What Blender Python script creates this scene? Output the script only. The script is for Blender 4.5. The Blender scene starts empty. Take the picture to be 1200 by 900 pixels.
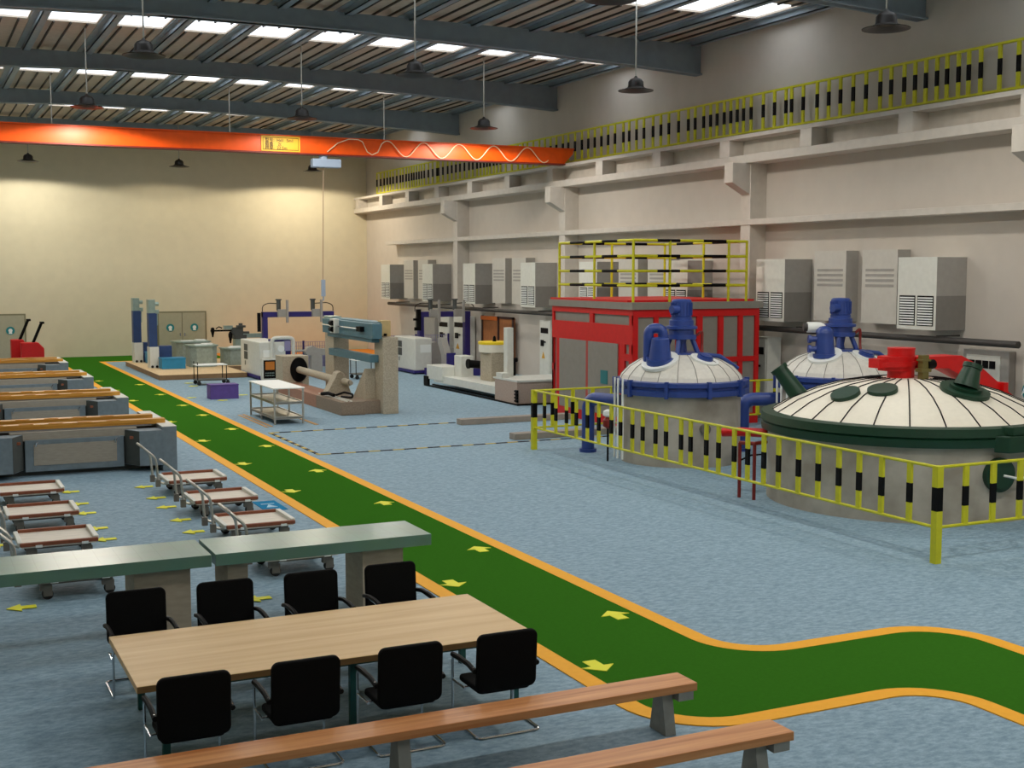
import bpy, math, random
from mathutils import Vector, Matrix
random.seed(7)
PI = math.pi
scene = bpy.context.scene
COL = scene.collection

# ------------------------------------------------------------------ materials
def lin(h):
    h = h.lstrip('#'); out = []
    for i in (0, 2, 4):
        c = int(h[i:i+2], 16) / 255
        out.append(c / 12.92 if c <= .04045 else ((c + .055) / 1.055) ** 2.4)
    return out

MATS = {}
def mat(name, hexcol, rough=.6, metal=0., noise=0., scale=6., stretch=(1, 1, 1), dark=None, bump=0., spec=.5,
        emit=None, estr=0., coat=0., ior=1.5, detail=4):
    if name in MATS: return MATS[name]
    m = bpy.data.materials.new(name); m.use_nodes = True
    nt = m.node_tree; b = nt.nodes['Principled BSDF']
    c = lin(hexcol)
    b.inputs['Base Color'].default_value = (*c, 1)
    b.inputs['Roughness'].default_value = rough
    b.inputs['Metallic'].default_value = metal
    b.inputs['Specular IOR Level'].default_value = spec
    b.inputs['IOR'].default_value = ior
    b.inputs['Coat Weight'].default_value = coat
    if emit:
        b.inputs['Emission Color'].default_value = (*lin(emit), 1)
        b.inputs['Emission Strength'].default_value = estr
    if noise > 0 or dark or bump:
        tc = nt.nodes.new('ShaderNodeTexCoord'); mp = nt.nodes.new('ShaderNodeMapping')
        mp.inputs['Scale'].default_value = stretch
        nt.links.new(tc.outputs['Object'], mp.inputs['Vector'])
        n = nt.nodes.new('ShaderNodeTexNoise'); n.inputs['Scale'].default_value = scale
        n.inputs['Detail'].default_value = detail
        nt.links.new(mp.outputs['Vector'], n.inputs['Vector'])
        r = nt.nodes.new('ShaderNodeValToRGB')
        d = lin(dark) if dark else [x * (1 - noise) for x in c]
        u = c if dark else [min(1, x * (1 + noise * .6)) for x in c]
        r.color_ramp.elements[0].position = .32; r.color_ramp.elements[0].color = (*d, 1)
        r.color_ramp.elements[1].position = .68; r.color_ramp.elements[1].color = (*u, 1)
        nt.links.new(n.outputs['Fac'], r.inputs['Fac'])
        nt.links.new(r.outputs['Color'], b.inputs['Base Color'])
        if bump:
            bp = nt.nodes.new('ShaderNodeBump'); bp.inputs['Strength'].default_value = bump
            bp.inputs['Distance'].default_value = .01
            nt.links.new(n.outputs['Fac'], bp.inputs['Height']); nt.links.new(bp.outputs['Normal'], b.inputs['Normal'])
    MATS[name] = m
    return m

def floor_material():
    m = bpy.data.materials.new('blue_floor'); m.use_nodes = True
    nt = m.node_tree; b = nt.nodes['Principled BSDF']
    b.inputs['Roughness'].default_value = .75; b.inputs['Specular IOR Level'].default_value = .25
    tc = nt.nodes.new('ShaderNodeTexCoord'); mp = nt.nodes.new('ShaderNodeMapping')
    mp.inputs['Rotation'].default_value = (0, 0, .45)
    mp.inputs['Scale'].default_value = (1, 1.8, 1)
    nt.links.new(tc.outputs['Object'], mp.inputs['Vector'])
    a = nt.nodes.new('ShaderNodeTexNoise'); a.inputs['Scale'].default_value = 9; a.inputs['Detail'].default_value = 6
    a.inputs['Roughness'].default_value = .7
    nt.links.new(mp.outputs['Vector'], a.inputs['Vector'])
    r = nt.nodes.new('ShaderNodeValToRGB')
    e = r.color_ramp.elements
    e[0].position = .3; e[0].color = (*lin('#6f8ca0'), 1)
    e[1].position = .7; e[1].color = (*lin('#a2bccc'), 1)
    q = e.new(.5); q.color = (*lin('#8aa5b6'), 1)
    nt.links.new(a.outputs['Fac'], r.inputs['Fac'])
    nt.links.new(r.outputs['Color'], b.inputs['Base Color'])
    return m

def wood_material(name, c1, c2, axis=0, scale=1.):
    m = bpy.data.materials.new(name); m.use_nodes = True
    nt = m.node_tree; b = nt.nodes['Principled BSDF']
    b.inputs['Roughness'].default_value = .45; b.inputs['Specular IOR Level'].default_value = .35
    tc = nt.nodes.new('ShaderNodeTexCoord'); mp = nt.nodes.new('ShaderNodeMapping')
    s = [14 * scale] * 3; s[axis] = .7 * scale
    mp.inputs['Scale'].default_value = s
    nt.links.new(tc.outputs['Object'], mp.inputs['Vector'])
    a = nt.nodes.new('ShaderNodeTexNoise'); a.inputs['Scale'].default_value = 1.2; a.inputs['Detail'].default_value = 8
    a.inputs['Distortion'].default_value = .6
    nt.links.new(mp.outputs['Vector'], a.inputs['Vector'])
    r = nt.nodes.new('ShaderNodeValToRGB'); e = r.color_ramp.elements
    e[0].position = .3; e[0].color = (*lin(c1), 1); e[1].position = .7; e[1].color = (*lin(c2), 1)
    nt.links.new(a.outputs['Fac'], r.inputs['Fac']); nt.links.new(r.outputs['Color'], b.inputs['Base Color'])
    return m

def tile_material(name, c1, c2, mortar):
    m = bpy.data.materials.new(name); m.use_nodes = True
    nt = m.node_tree; b = nt.nodes['Principled BSDF']
    b.inputs['Roughness'].default_value = .28; b.inputs['Specular IOR Level'].default_value = .45
    tc = nt.nodes.new('ShaderNodeTexCoord')
    br = nt.nodes.new('ShaderNodeTexBrick'); br.offset = 0
    br.inputs['Color1'].default_value = (*lin(c1), 1); br.inputs['Color2'].default_value = (*lin(c2), 1)
    br.inputs['Mortar'].default_value = (*lin(mortar), 1)
    br.inputs['Scale'].default_value = 1; br.inputs['Brick Width'].default_value = .24; br.inputs['Row Height'].default_value = .5
    br.inputs['Mortar Size'].default_value = .004
    nt.links.new(tc.outputs['Object'], br.inputs['Vector'])
    n = nt.nodes.new('ShaderNodeTexNoise'); n.inputs['Scale'].default_value = 3
    nt.links.new(tc.outputs['Object'], n.inputs['Vector'])
    mx = nt.nodes.new('ShaderNodeMix'); mx.data_type = 'RGBA'; mx.blend_type = 'MULTIPLY'; mx.inputs[0].default_value = .25
    nt.links.new(br.outputs['Color'], mx.inputs[6]); nt.links.new(n.outputs['Color'], mx.inputs[7])
    nt.links.new(mx.outputs[2], b.inputs['Base Color'])
    return m

def skylight_material():
    m = bpy.data.materials.new('frosted_skylight_sheet'); m.use_nodes = True
    nt = m.node_tree; nt.nodes.clear()
    o = nt.nodes.new('ShaderNodeOutputMaterial'); mx = nt.nodes.new('ShaderNodeMixShader')
    t = nt.nodes.new('ShaderNodeBsdfTransparent'); g = nt.nodes.new('ShaderNodeBsdfTranslucent')
    t.inputs['Color'].default_value = (.97, .98, 1, 1); g.inputs['Color'].default_value = (.9, .93, .95, 1)
    mx.inputs[0].default_value = .35
    nt.links.new(t.outputs[0], mx.inputs[1]); nt.links.new(g.outputs[0], mx.inputs[2]); nt.links.new(mx.outputs[0], o.inputs[0])
    return m

M_floor = floor_material()
M_wall = mat('cream_plaster_wall', '#d8cfb4', .85, noise=.03, scale=2)
M_wallR = mat('off_white_plaster_wall', '#c9c1b7', .85, noise=.03, scale=2)
M_conc = mat('painted_concrete', '#cdc6bc', .8, noise=.06, scale=4)
M_steelblue = mat('blue_grey_roof_steel', '#8b99a4', .55, noise=.08, scale=3)
M_sheet = mat('brown_grey_roof_sheet', '#c2b3a3', .7, noise=.08, scale=5)
M_seam = mat('dark_sheet_seam', '#3a322c', .7)
M_sky = skylight_material()
M_green = mat('green_floor_paint', '#386e20', .85, noise=.05, scale=20, spec=.0)
M_yline = mat('amber_floor_line', '#ffb535', .7, noise=.04, scale=12, spec=.2)
M_arrow = mat('yellow_arrow_paint', '#f0ee30', .7)
M_yellow = mat('yellow_enamel', '#cfcc28', .45, noise=.06, scale=8, spec=.3)
M_blackp = mat('black_enamel', '#050506', .6, spec=.15)
M_orange = mat('orange_crane_paint', '#f0580a', .4, noise=.08, scale=4, spec=.4)
M_plate = mat('yellow_plate', '#e8b31c', .5)
M_lamp = mat('dark_bronze_lamp', '#1f1a15', .5, metal=.1, noise=.1)
M_rope = mat('pale_grey_cord', '#a9a59a', .6)
M_bulb = mat('warm_bulb_glass', '#fff2d0', .3, emit='#fff0d0', estr=4)
M_chrome = mat('chrome_tube', '#d8dadd', .18, metal=1.)
M_fabric = mat('black_woven_fabric', '#0b0b0c', .9, noise=.3, scale=60, spec=.2)
M_armrest = mat('black_plastic', '#0a0a0b', .6, spec=.2)
M_oak = wood_material('pale_oak_top', '#d4ab70', '#e6c48e', 0, .4)
M_oakedge = mat('brown_table_edge', '#8a6a42', .5, noise=.15, scale=6, stretch=(.3, 4, 4))
M_teal = mat('dark_teal_steel', '#0f4f4a', .45)
M_bench = wood_material('orange_brown_bench_plank', '#bf7641', '#e6a56c', 0, .7)
M_benchleg = mat('grey_cast_leg', '#92928c', .7, noise=.12, scale=8)
M_counter = tile_material('green_glazed_stone', '#7ea292', '#799d8c', '#6c8f7e')
M_pillar = mat('beige_board_pillar', '#a79a86', .8, noise=.1, scale=5, stretch=(1, 1, 4))
M_alu = mat('brushed_aluminium_tube', '#b9b6ae', .35, metal=.7, noise=.1, scale=12)
M_rust = mat('reddish_brown_rail', '#8a4c30', .6, noise=.15, scale=10)
M_deck = mat('cream_deck_board', '#e5dccd', .6, noise=.12, scale=6, stretch=(.5, 5, 1))
M_cast = mat('grey_caster_metal', '#6e6a62', .5, noise=.1)
M_rubber = mat('black_rubber', '#101010', .7)
M_bgrey = mat('blue_grey_machine_paint', '#75838c', .6, noise=.12, scale=8)
M_bgreyd = mat('dark_slate_machine_paint', '#4b4f4d', .65, noise=.1, scale=8)
M_panel = mat('grey_beige_panel', '#a39b8e', .7, noise=.1, scale=7, stretch=(1, 1, 5))
M_pine = wood_material('yellow_pine_plank', '#b57a26', '#e0a548', 0, 1.2)
M_granite = mat('speckled_stone_casting', '#b3a893', .75, noise=.2, scale=26, bump=.2)
M_granited = mat('brown_stone_casting', '#8d7c6a', .75, noise=.15, scale=22)
M_pink = mat('pinkish_brown_bed', '#a3765f', .7, noise=.12, scale=16)
M_tealbeam = mat('teal_grey_beam', '#4d7380', .5, noise=.08, scale=8)
M_white = mat('off_white_sheet_metal', '#d9dad2', .5, noise=.05, scale=6)
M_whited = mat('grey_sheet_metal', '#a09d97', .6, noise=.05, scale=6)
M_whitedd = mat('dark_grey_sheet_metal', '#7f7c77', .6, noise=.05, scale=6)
M_purple = mat('deep_purple_blue_steel', '#2a2070', .5, noise=.1)
M_violet = mat('violet_box_plastic', '#5a4290', .6, noise=.1)
M_lav = mat('lavender_mesh', '#8f8bb4', .6)
M_blue = mat('royal_blue_enamel', '#27438e', .4, noise=.08, scale=8, spec=.6)
M_navy = mat('navy_blue_paint', '#234072', .5, noise=.1)
M_cyan = mat('cyan_blue_plastic', '#1f85b4', .5, noise=.08)
M_red = mat('bright_red_paint', '#d00508', .45, noise=.06, scale=6)
M_redd = mat('dark_red_pipe_paint', '#7d1a14', .5)
M_boothgrey = mat('taupe_grey_panel', '#8b867d', .7, noise=.05, scale=6)
M_tank = mat('stained_grey_tank_wall', '#bab4a8', .7, dark='#978f82', scale=1.6, detail=8)
M_dome = mat('pale_grey_insulation', '#dcdad2', .5, noise=.07, scale=10)
M_cream = mat('cream_white_insulation', '#f3eddc', .5, noise=.03, scale=10)
M_dgreen = mat('dark_green_enamel', '#0f3a26', .45, noise=.1, scale=8)
M_olive = mat('olive_valve_paint', '#6c6433', .5)
M_pipe = mat('dark_grey_duct', '#3a3734', .6, noise=.1)
M_orangeglass = mat('amber_screen', '#c97a2c', .3)
M_tealsign = mat('teal_sign', '#12828a', .4)
M_whitepaint = mat('white_paint', '#eef2ef', .5)
M_tanwood = mat('tan_platform_top', '#e6c89a', .6, noise=.1, scale=7, stretch=(3, .5, 1))
M_brownwood = mat('brown_platform_side', '#8e6f4e', .7, noise=.12, scale=6)
M_lbluegrey = mat('light_blue_grey_metal', '#9fb0c6', .5)
M_lock = mat('grey_green_cabinet', '#93a097', .5, noise=.15, scale=9)
M_doorg = mat('beige_steel_door', '#aaa68f', .6, noise=.05, scale=5)
M_orangestrip = mat('orange_floor_strip', '#e58a1e', .7)
M_silvergreen = mat('silver_green_metal', '#9bb0aa', .35, metal=.4, noise=.1)

# ------------------------------------------------------------------ mesh builder
def world_loc(o):
    v = Vector((0, 0, 0))
    while o: v += o.location; o = o.parent
    return v

class MB:
    def __init__(s): s.v = []; s.f = []; s.m = []
    def add(s, vs, fs, m=0):
        n = len(s.v); s.v += [Vector(v) for v in vs]
        for f in fs: s.f.append([i + n for i in f]); s.m.append(m)
        return s
    def box(s, x0, x1, y0, y1, z0, z1, m=0):
        if x0 > x1: x0, x1 = x1, x0
        if y0 > y1: y0, y1 = y1, y0
        if z0 > z1: z0, z1 = z1, z0
        return s.add([(x0,y0,z0),(x1,y0,z0),(x1,y1,z0),(x0,y1,z0),(x0,y0,z1),(x1,y0,z1),(x1,y1,z1),(x0,y1,z1)],
                     [(0,3,2,1),(4,5,6,7),(0,1,5,4),(1,2,6,5),(2,3,7,6),(3,0,4,7)], m)
    def prism(s, pts, axis, a, b, m=0):
        # pts: polygon in the two other axes (x,y)/(x,z)/(y,z) order
        def P(p, t):
            return (t, p[0], p[1]) if axis == 0 else (p[0], t, p[1]) if axis == 1 else (p[0], p[1], t)
        n = len(pts)
        area = sum(pts[i][0]*pts[(i+1) % n][1] - pts[(i+1) % n][0]*pts[i][1] for i in range(n))
        if (area > 0) == (axis == 1): pts = list(reversed(pts))
        if a > b: a, b = b, a
        vs = [P(p, a) for p in pts] + [P(p, b) for p in pts]
        fs = [tuple(reversed(range(n))), tuple(range(n, 2*n))]
        fs += [(i, (i+1) % n, n + (i+1) % n, n + i) for i in range(n)]
        return s.add(vs, fs, m)
    def cyl(s, p0, p1, r0, r1=None, seg=16, m=0, caps=True):
        r1 = r0 if r1 is None else r1
        p0, p1 = Vector(p0), Vector(p1); d = (p1 - p0).normalized()
        u = d.orthogonal().normalized(); w = d.cross(u)
        vs = []
        for p, r in ((p0, r0), (p1, r1)):
            for i in range(seg):
                a = 2*PI*i/seg; vs.append(p + u*math.cos(a)*r + w*math.sin(a)*r)
        fs = [(i, (i+1) % seg, seg + (i+1) % seg, seg + i) for i in range(seg)]
        if caps: fs += [tuple(reversed(range(seg))), tuple(range(seg, 2*seg))]
        return s.add(vs, fs, m)
    def tube(s, path, r, seg=8, m=0, closed=False):
        path = [Vector(p) for p in path]; n = len(path); vs = []
        prev = None
        for i, p in enumerate(path):
            a = path[(i-1) % n] if (i > 0 or closed) else p
            b = path[(i+1) % n] if (i < n-1 or closed) else p
            d = (b - a).normalized()
            if prev is None: u = d.orthogonal().normalized()
            else: u = (prev - d*prev.dot(d)).normalized()
            prev = u; w = d.cross(u)
            for k in range(seg):
                t = 2*PI*k/seg; vs.append(p + u*math.cos(t)*r + w*math.sin(t)*r)
        fs = []
        for i in range(n if closed else n-1):
            j = (i+1) % n
            for k in range(seg):
                l = (k+1) % seg
                fs.append((i*seg+k, i*seg+l, j*seg+l, j*seg+k))
        if not closed: fs += [tuple(reversed(range(seg))), tuple(range((n-1)*seg, n*seg))]
        return s.add(vs, fs, m)
    def lathe(s, prof, cx=0, cy=0, seg=32, m=0, sx=1, sy=1, mf=None):
        vs = []; fs = []
        for r, z in prof:
            for k in range(seg):
                a = 2*PI*k/seg; vs.append((cx + r*sx*math.cos(a), cy + r*sy*math.sin(a), z))
        for i in range(len(prof)-1):
            for k in range(seg):
                l = (k+1) % seg; fs.append((i*seg+k, i*seg+l, (i+1)*seg+l, (i+1)*seg+k))
        fs.append(tuple(reversed(range(seg)))); fs.append(tuple(range((len(prof)-1)*seg, len(prof)*seg)))
        return s.add(vs, fs, m)
    def xf(s, mtx, start=0):
        for i in range(start, len(s.v)): s.v[i] = mtx @ s.v[i]
        return s
    def build(s, name, mats, parent=None, bevel=0., smooth=False, seg=2, local=False):
        if not isinstance(mats, (list, tuple)): mats = [mats]
        if parent is not None:
            off = Vector((0,0,0)) if local else world_loc(parent); loc = Vector((0,0,0))
        else:
            xs = [v.x for v in s.v]; ys = [v.y for v in s.v]; zs = [v.z for v in s.v]
            off = loc = Vector(((min(xs)+max(xs))/2, (min(ys)+max(ys))/2, min(zs)))
        me = bpy.data.meshes.new(name)
        me.from_pydata([v - off for v in s.v], [], s.f)
        for mm in mats: me.materials.append(mm)
        me.polygons.foreach_set('material_index', s.m)
        if smooth:
            me.polygons.foreach_set('use_smooth', [True]*len(me.polygons))
            me.update(); me.set_sharp_from_angle(angle=math.radians(38))
        me.update()
        o = bpy.data.objects.new(name, me); COL.objects.link(o); o.location = loc
        if parent is not None: o.parent = parent
        if bevel:
            b = o.modifiers.new('bevel', 'BEVEL'); b.width = bevel; b.segments = seg; b.limit_method = 'ANGLE'
        return o

def fillet(pts, r, n=5):
    pts = [Vector(p) for p in pts]; out = [pts[0]]
    for i in range(1, len(pts)-1):
        a, p, b = pts[i-1], pts[i], pts[i+1]
        d0 = (a-p); d1 = (b-p); q = min(r, d0.length*.49, d1.length*.49)
        s0 = p + d0.normalized()*q; s1 = p + d1.normalized()*q
        for k in range(n+1):
            t = k/n; out.append(s0*(1-t)**2 + p*2*t*(1-t) + s1*t*t)
    out.append(pts[-1]); return out

def tag(o, label=None, cat=None, group=None, kind=None):
    if label: o['label'] = label
    if cat: o['category'] = cat
    if group: o['group'] = group
    if kind: o['kind'] = kind
    return o
def thing(name, label, cat, loc=(0,0,0), rz=0., group=None):
    o = bpy.data.objects.new(name, None); COL.objects.link(o); o.empty_display_size = .2
    o.location = loc; o.rotation_euler = (0, 0, rz)
    return tag(o, label, cat, group)
def struct(name, mb, mats, **k):
    return tag(mb.build(name, mats, **k), kind='structure')
def children(o): return [c for c in bpy.data.objects if c.parent == o]
def copy_tree(o, loc=None, rz=None, label=None, parent=None):
    c = o.copy(); COL.objects.link(c)
    if parent is not None: c.parent = parent
    if loc is not None: c.location = loc
    if rz is not None: c.rotation_euler = (0, 0, rz)
    if label: c['label'] = label
    for ch in children(o):
        copy_tree(ch, parent=c)
    return c
ORD = ['nearest','second','third','fourth','fifth','sixth','seventh','eighth','ninth','tenth','eleventh','twelfth','thirteenth','fourteenth','fifteenth','farthest']

# ------------------------------------------------------------------ room shell
XL, XR, YN, YF, ZR = -5.6, 24.06, -9.0, 69.8, 12.1
struct('floor', MB().box(XL-.3, XR+.4, YN-.3, YF+.3, -.3, 0), M_floor)
struct('wall_back', MB().box(XL-.3, XR+.4, YF, YF+.3, 0, ZR+.3), M_wall)
struct('wall_left', MB().box(XL-.3, XL, YN, YF, 0, ZR+.3), M_wall)
struct('wall_front', MB().box(XL-.3, XR+.4, YN-.3, YN, 0, ZR+.3), M_wall)
struct('wall_right', MB().box(XR, XR+.4, YN, YF, 0, ZR+.3), M_wallR)

# roof: rafters, purlins, sheet with rooflight openings
RAF = [25.52 + 10.25*k for k in (-3, -2, -1)] + [25.52, 35.82, 46.1, 56.2, 66.4]
prof = [(XL, 11.0), (XL+1.5, 11.1), (6.5, 11.45), (12, 11.45), (17, 11.3), (22, 11.1), (XR, 10.98), (XR, 11.97), (XL, 11.97)]
for i, y in enumerate(RAF):
    mb = MB().prism(prof, 1, y, y+.22)
    # flange along the lower edge
    low = prof[:7]
    fl = low + [(x, z+.05) for x, z in reversed(low)]
    mb.prism(fl, 1, y-.1, y+.32)
    struct('ceiling_beam', mb, M_steelblue)
PX = [5.83 - 1.985*k for k in range(1, 6)][::-1] + [5.83 + 1.985*k for k in range(0, 10)]
for x in PX:
    mb = MB().box(x-.03, x+.0, YN, YF, 11.9, ZR).box(x-.03, x+.2, YN, YF, 11.9, 11.93).box(x-.2, x, YN, YF, ZR-.03, ZR)
    struct('ceiling_purlin', mb, M_steelblue)
SKY = [(-1.0, 1.0), (9.3, 11.3), (19.6, 21.6), (29.95, 31.95), (39.5, 41.4), (50.2, 52.05), (60.6, 62.4)]
mb = MB(); ys = YN
for a, b in SKY:
    mb.box(XL-.3, XR+.4, ys, a, ZR, ZR+.06); ys = b
mb.box(XL-.3, XR+.4, ys, YF+.3, ZR, ZR+.06)
# strips of sheet between neighbouring rooflights
SX = [p + 1.985/2 for p in PX[:-1]]
for a, b in SKY:
    xs = XL-.3
    for c in SX:
        mb.box(xs, c-.74, a, b, ZR, ZR+.06); xs = c+.74
    mb.box(xs, XR+.4, a, b, ZR, ZR+.06)
# standing seams of the sheet
for x in PX:
    for k in range(1, 4):
        xx = x + 1.985*k/4
        if xx < XR:
            s0 = YN
            for a, b in SKY + [(YF, YF)]:
                mb.box(xx-.025, xx+.025, s0, a, ZR-.05, ZR, 1); s0 = b
struct('ceiling', mb, [M_sheet, M_seam])
n = 0
for a, b in SKY:
    if b < 12: continue
    for c in SX:
        n += 1
        mb = MB().box(c-.76, c+.76, a-.02, b+.02, ZR+.065, ZR+.075)
        struct('window_%d' % n, mb, M_sky)
# pale gusset board beyond each rafter (lit strip of sheet seen over the beam)
# right wall columns with corbels, crane girder, ledge
COLY = [21.15-11.13, 21.15, 32.37, 44.5, 55.3]
for i, y in enumerate(COLY):
    mb = MB().box(23.45, XR, y-.25, y+.25, 0, 7.8)
    mb.prism([(XR, 6.3), (23.45, 6.85), (22.8, 7.2), (22.8, 7.8), (XR, 7.8)], 1, y-.22, y+.22)
    struct('wall_column', mb, M_conc, bevel=.015)
GX = 23.3
mb = MB()
mb.box(GX, XR, YN, YF, 8.56, 8.68).box(GX, XR, YN, YF, 7.8, 8.05).box(23.85, XR, YN, YF, 8.05, 8.56)
y = 21.35 - 3.99*7
while y < YF:
    mb.box(GX, 23.86, y-.26, y+.26, 8.05, 8.56); y += 3.99
struct('wall_girder', mb, M_conc, bevel=.01)
struct('trim_1', MB().box(23.42, XR, 21.4, 64.9, 5.92, 6.1), M_conc, bevel=.01)

# crane rail guard on top of the girder: yellow posts with a black band
POSTS = [66.08,65.5,64.93,64.45,64.0,63.55,62.99,62.45,62.1,61.6,61.23,60.82,60.51,60.15,59.8,59.45,59.08,58.53,57.97,57.42,57.2,56.66,56.06,55.56,55.07,54.58,54.06,53.53,53.11,52.63,52.25,51.88,51.55,51.24,50.84,50.52,50.14]
POSTS += [49.6,49.0,48.4,47.95,47.5,46.95,46.4,45.9,45.4,44.9,44.35,43.9,43.35,42.8,42.3,41.8,41.3,40.8,40.3,39.7,39.3,38.8,38.3,37.7,37.2,36.7,36.1]
POSTS += [35.52,35.12,34.63,34.24,33.88,33.49,33.14,32.8,32.47,32.08,31.48,30.93,30.39,30.13,29.6,28.98,28.48,27.99,27.47,26.96,26.41,26.0,25.52,25.13,24.75,24.37,24.03,23.65,23.32,22.94,22.35,21.79]
def blade(mb, x, y, z0, z1, zb0, zb1, w, along='y'):
    t = .022
    for a, b, m in ((z0, zb0, 0), (zb0, zb1, 1), (zb1, z1, 0)):
        ww = w if m == 0 else w*1.02
        tt = t if m == 0 else t*1.1
        if along == 'y': mb.box(x-tt, x+tt, y-ww/2, y+ww/2, a, b, m)
        else: mb.box(x-ww/2, x+ww/2, y-tt, y+tt, a, b, m)
g = thing('guard_rail', 'long yellow guard railing with black banded posts on top of the concrete crane girder', 'railing', (23.8, 44, 8.68))
KR = 1.0171
for z in (8.81, 9.92):
    MB().box(23.76, 23.84, 21.0, 67.2, z-.03, z+.03).build('rail', M_yellow, g)
for y in POSTS[:96]:
    mb = MB(); blade(mb, 23.8, y*KR, 8.81, 9.92, 9.18, 9.57, .11); mb.build('post', [M_yellow, M_blackp], g)
mb = MB()
for y in [21.0 + 5.01*k for k in range(10)]: mb.box(23.77, 23.83, y-.03, y+.03, 8.68, 8.83)
mb.build('foot', M_yellow, g)

# green walkway with amber edges
def arc(cx, cy, r, a0, a1, n=10):
    return [(cx + r*math.cos(math.radians(a0+(a1-a0)*k/n)), cy + r*math.sin(math.radians(a0+(a1-a0)*k/n))) for k in range(n+1)]
def path_sides(o):
    # o: inset from the outer amber edge
    left = [(9.82+o, YN)] + arc(9.3, 9.5, .52+o, 0, 90)[0:] + arc(7.45, 10.98+.0, .96-o, 270, 180)
    left = [(9.84+o, YN+.02)] + arc(9.24, 9.42, .6+o, 0, 90) + arc(7.5, 11.02, 1.0-o, 270, 180) + [(6.5+o, YF-.02)]
    right = [(11.92-o, YN+.02)] + arc(10.92, 11.08, 1.0-o, 0, 90) + arc(9.4, 12.73, .65+o, 270, 180) + [(8.75-o, 65.3+o)] + [(XR-.02, 65.3+o)]
    return left, right
l0, r0 = path_sides(0); l1, r1 = path_sides(.24)
def poly_ribbon(mb, A, B, z0, z1, m=0):
    n = len(A); vs = [(x, y, z1) for x, y in A] + [(x, y, z1) for x, y in B]
    fs = [(i, i+1, n+i+1, n+i) for i in range(n-1)]
    vs2 = [(x, y, z0) for x, y in A] + [(x, y, z0) for x, y in B]
    fs += [(2*n+i, 3*n+i, 3*n+i+1, 2*n+i+1) for i in range(n-1)]
    fs += [(i, 2*n+i, 2*n+i+1, i+1) for i in range(n-1)] + [(n+i, n+i+1, 3*n+i+1, 3*n+i) for i in range(n-1)]
    mb.add(vs + vs2, fs, m)
mb = MB(); poly_ribbon(mb, l0, l1, 0, .012); struct('floor_line', mb, M_yline)
mb = MB(); poly_ribbon(mb, r0, r1, 0, .012); struct('floor_line', mb, M_yline)
mb = MB()
mb.prism(l1[::-1] + [(9.84+.24, YN+.02)] + r1[:-1] + [(XR-.02, 65.54), (XR-.02, YF-.02)], 2, 0, .008)
struct('floor_walkway', mb, M_green)
struct('floor_strip', MB().box(14.9, XR-.05, 65.6, 69.6, .008, .02), M_orangestrip)

def arrow(x, y, ang, s=.5, m=M_arrow):
    mb = MB()
    pts = [(-.5, -.2), (.0, -.2), (.0, -.5), (.5, 0), (.0, .5), (.0, .2), (-.5, .2)]
    c, q = math.cos(ang), math.sin(ang)
    mb.prism([(x + (px*c - py*q)*s, y + (px*q + py*c)*s) for px, py in pts], 2, .008, .016)
    struct('floor_marking', mb, m)
for y in (51.56, 47.04, 42.9, 39.7, 35.8, 31.9, 27.4, 22.97, 18.44, 14.06): arrow(8.22, y, PI/2, .42)
for y in (54, 49.5, 45.2, 38.3-3*.0, 33.6, 29.15, 25.05, 20.8, 16.52, 12.28): arrow(6.95, y, -PI/2, .42)
for x, ysr in ((4.31, (26.89, 25.46, 24.37, 22.98, 21.82)), (2.84, (26.92, 25.44, 24.39, 22.84, 21.83)), (1.22, (17.81, 24.9, 22.1))):
    for y in ysr: arrow(x, y, PI, .38)
for x, y in ((5.1, 17.6), (4.2, 16.9), (9.0, 45.4), (9.8, 44.0), (10.9, 45.6), (10.0, 50.0), (7.0+3.1, 66-14.6)): arrow(x, y, PI, .36)
# blue floor sticker
mb = MB().box(5.93, 6.37, 23.18, 24.2, .002, .008)
mb.prism([(6.04, 23.5), (6.26, 23.5), (6.15, 23.8)], 2, .008, .011, 1).box(6.02, 6.28, 23.84, 23.9, .008, .011, 1)
struct('floor_marking', mb, [mat('blue_sticker', '#157fb0', .9, spec=.1), mat('pale_blue_print', '#8cc4dc', .5)])
# dashed black and yellow lines
def dashed(p, q, name='floor_dash'):
    p, q = Vector((*p, 0)), Vector((*q, 0)); L = (q-p).length; d = (q-p)/L; nrm = Vector((-d.y, d.x, 0)); k = 0; t = 0; mb = MB()
    while t < L:
        e = min(L, t + (.34 if k % 2 else .3)); a, b = p+d*t, p+d*e; w = nrm*.045
        vs = [a-w, b-w, b+w, a+w]; mb.add([v+Vector((0,0,.013)) for v in vs] + [v+Vector((0,0,.001)) for v in vs],
              [(0,1,2,3),(7,6,5,4),(0,4,5,1),(1,5,6,2),(2,6,7,3),(3,7,4,0)], k % 2)
        t = e; k += 1
    struct(name, mb, [mat('dash_yellow', '#c9b04a', .7), M_blackp])
dashed((8.95, 34.5), (14.6, 34.5)); dashed((9.0, 29.85), (18.3, 29.85)); dashed((9.0, 34.5), (9.0, 29.85))
# amber floor outline round the steel rack
mb = MB()
mb.box(9.22, 9.3, 35.8, 39.3, .001, .01).box(9.38, 9.46, 35.9, 39.4, .001, .01).box(10.68, 10.8, 35.8, 37.8, .001, .01)
struct('floor_line', mb, mat('dull_amber_line', '#c79a5c', .7))
# low concrete kerbs
for y in (33.83, 30.2):
    x0 = 14.52
    struct('floor_kerb', MB().box(x0, 18.2, y, y+.36, 0, .17), mat('grey_kerb', '#9a9186', .8, noise=.1), bevel=.01)

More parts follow.
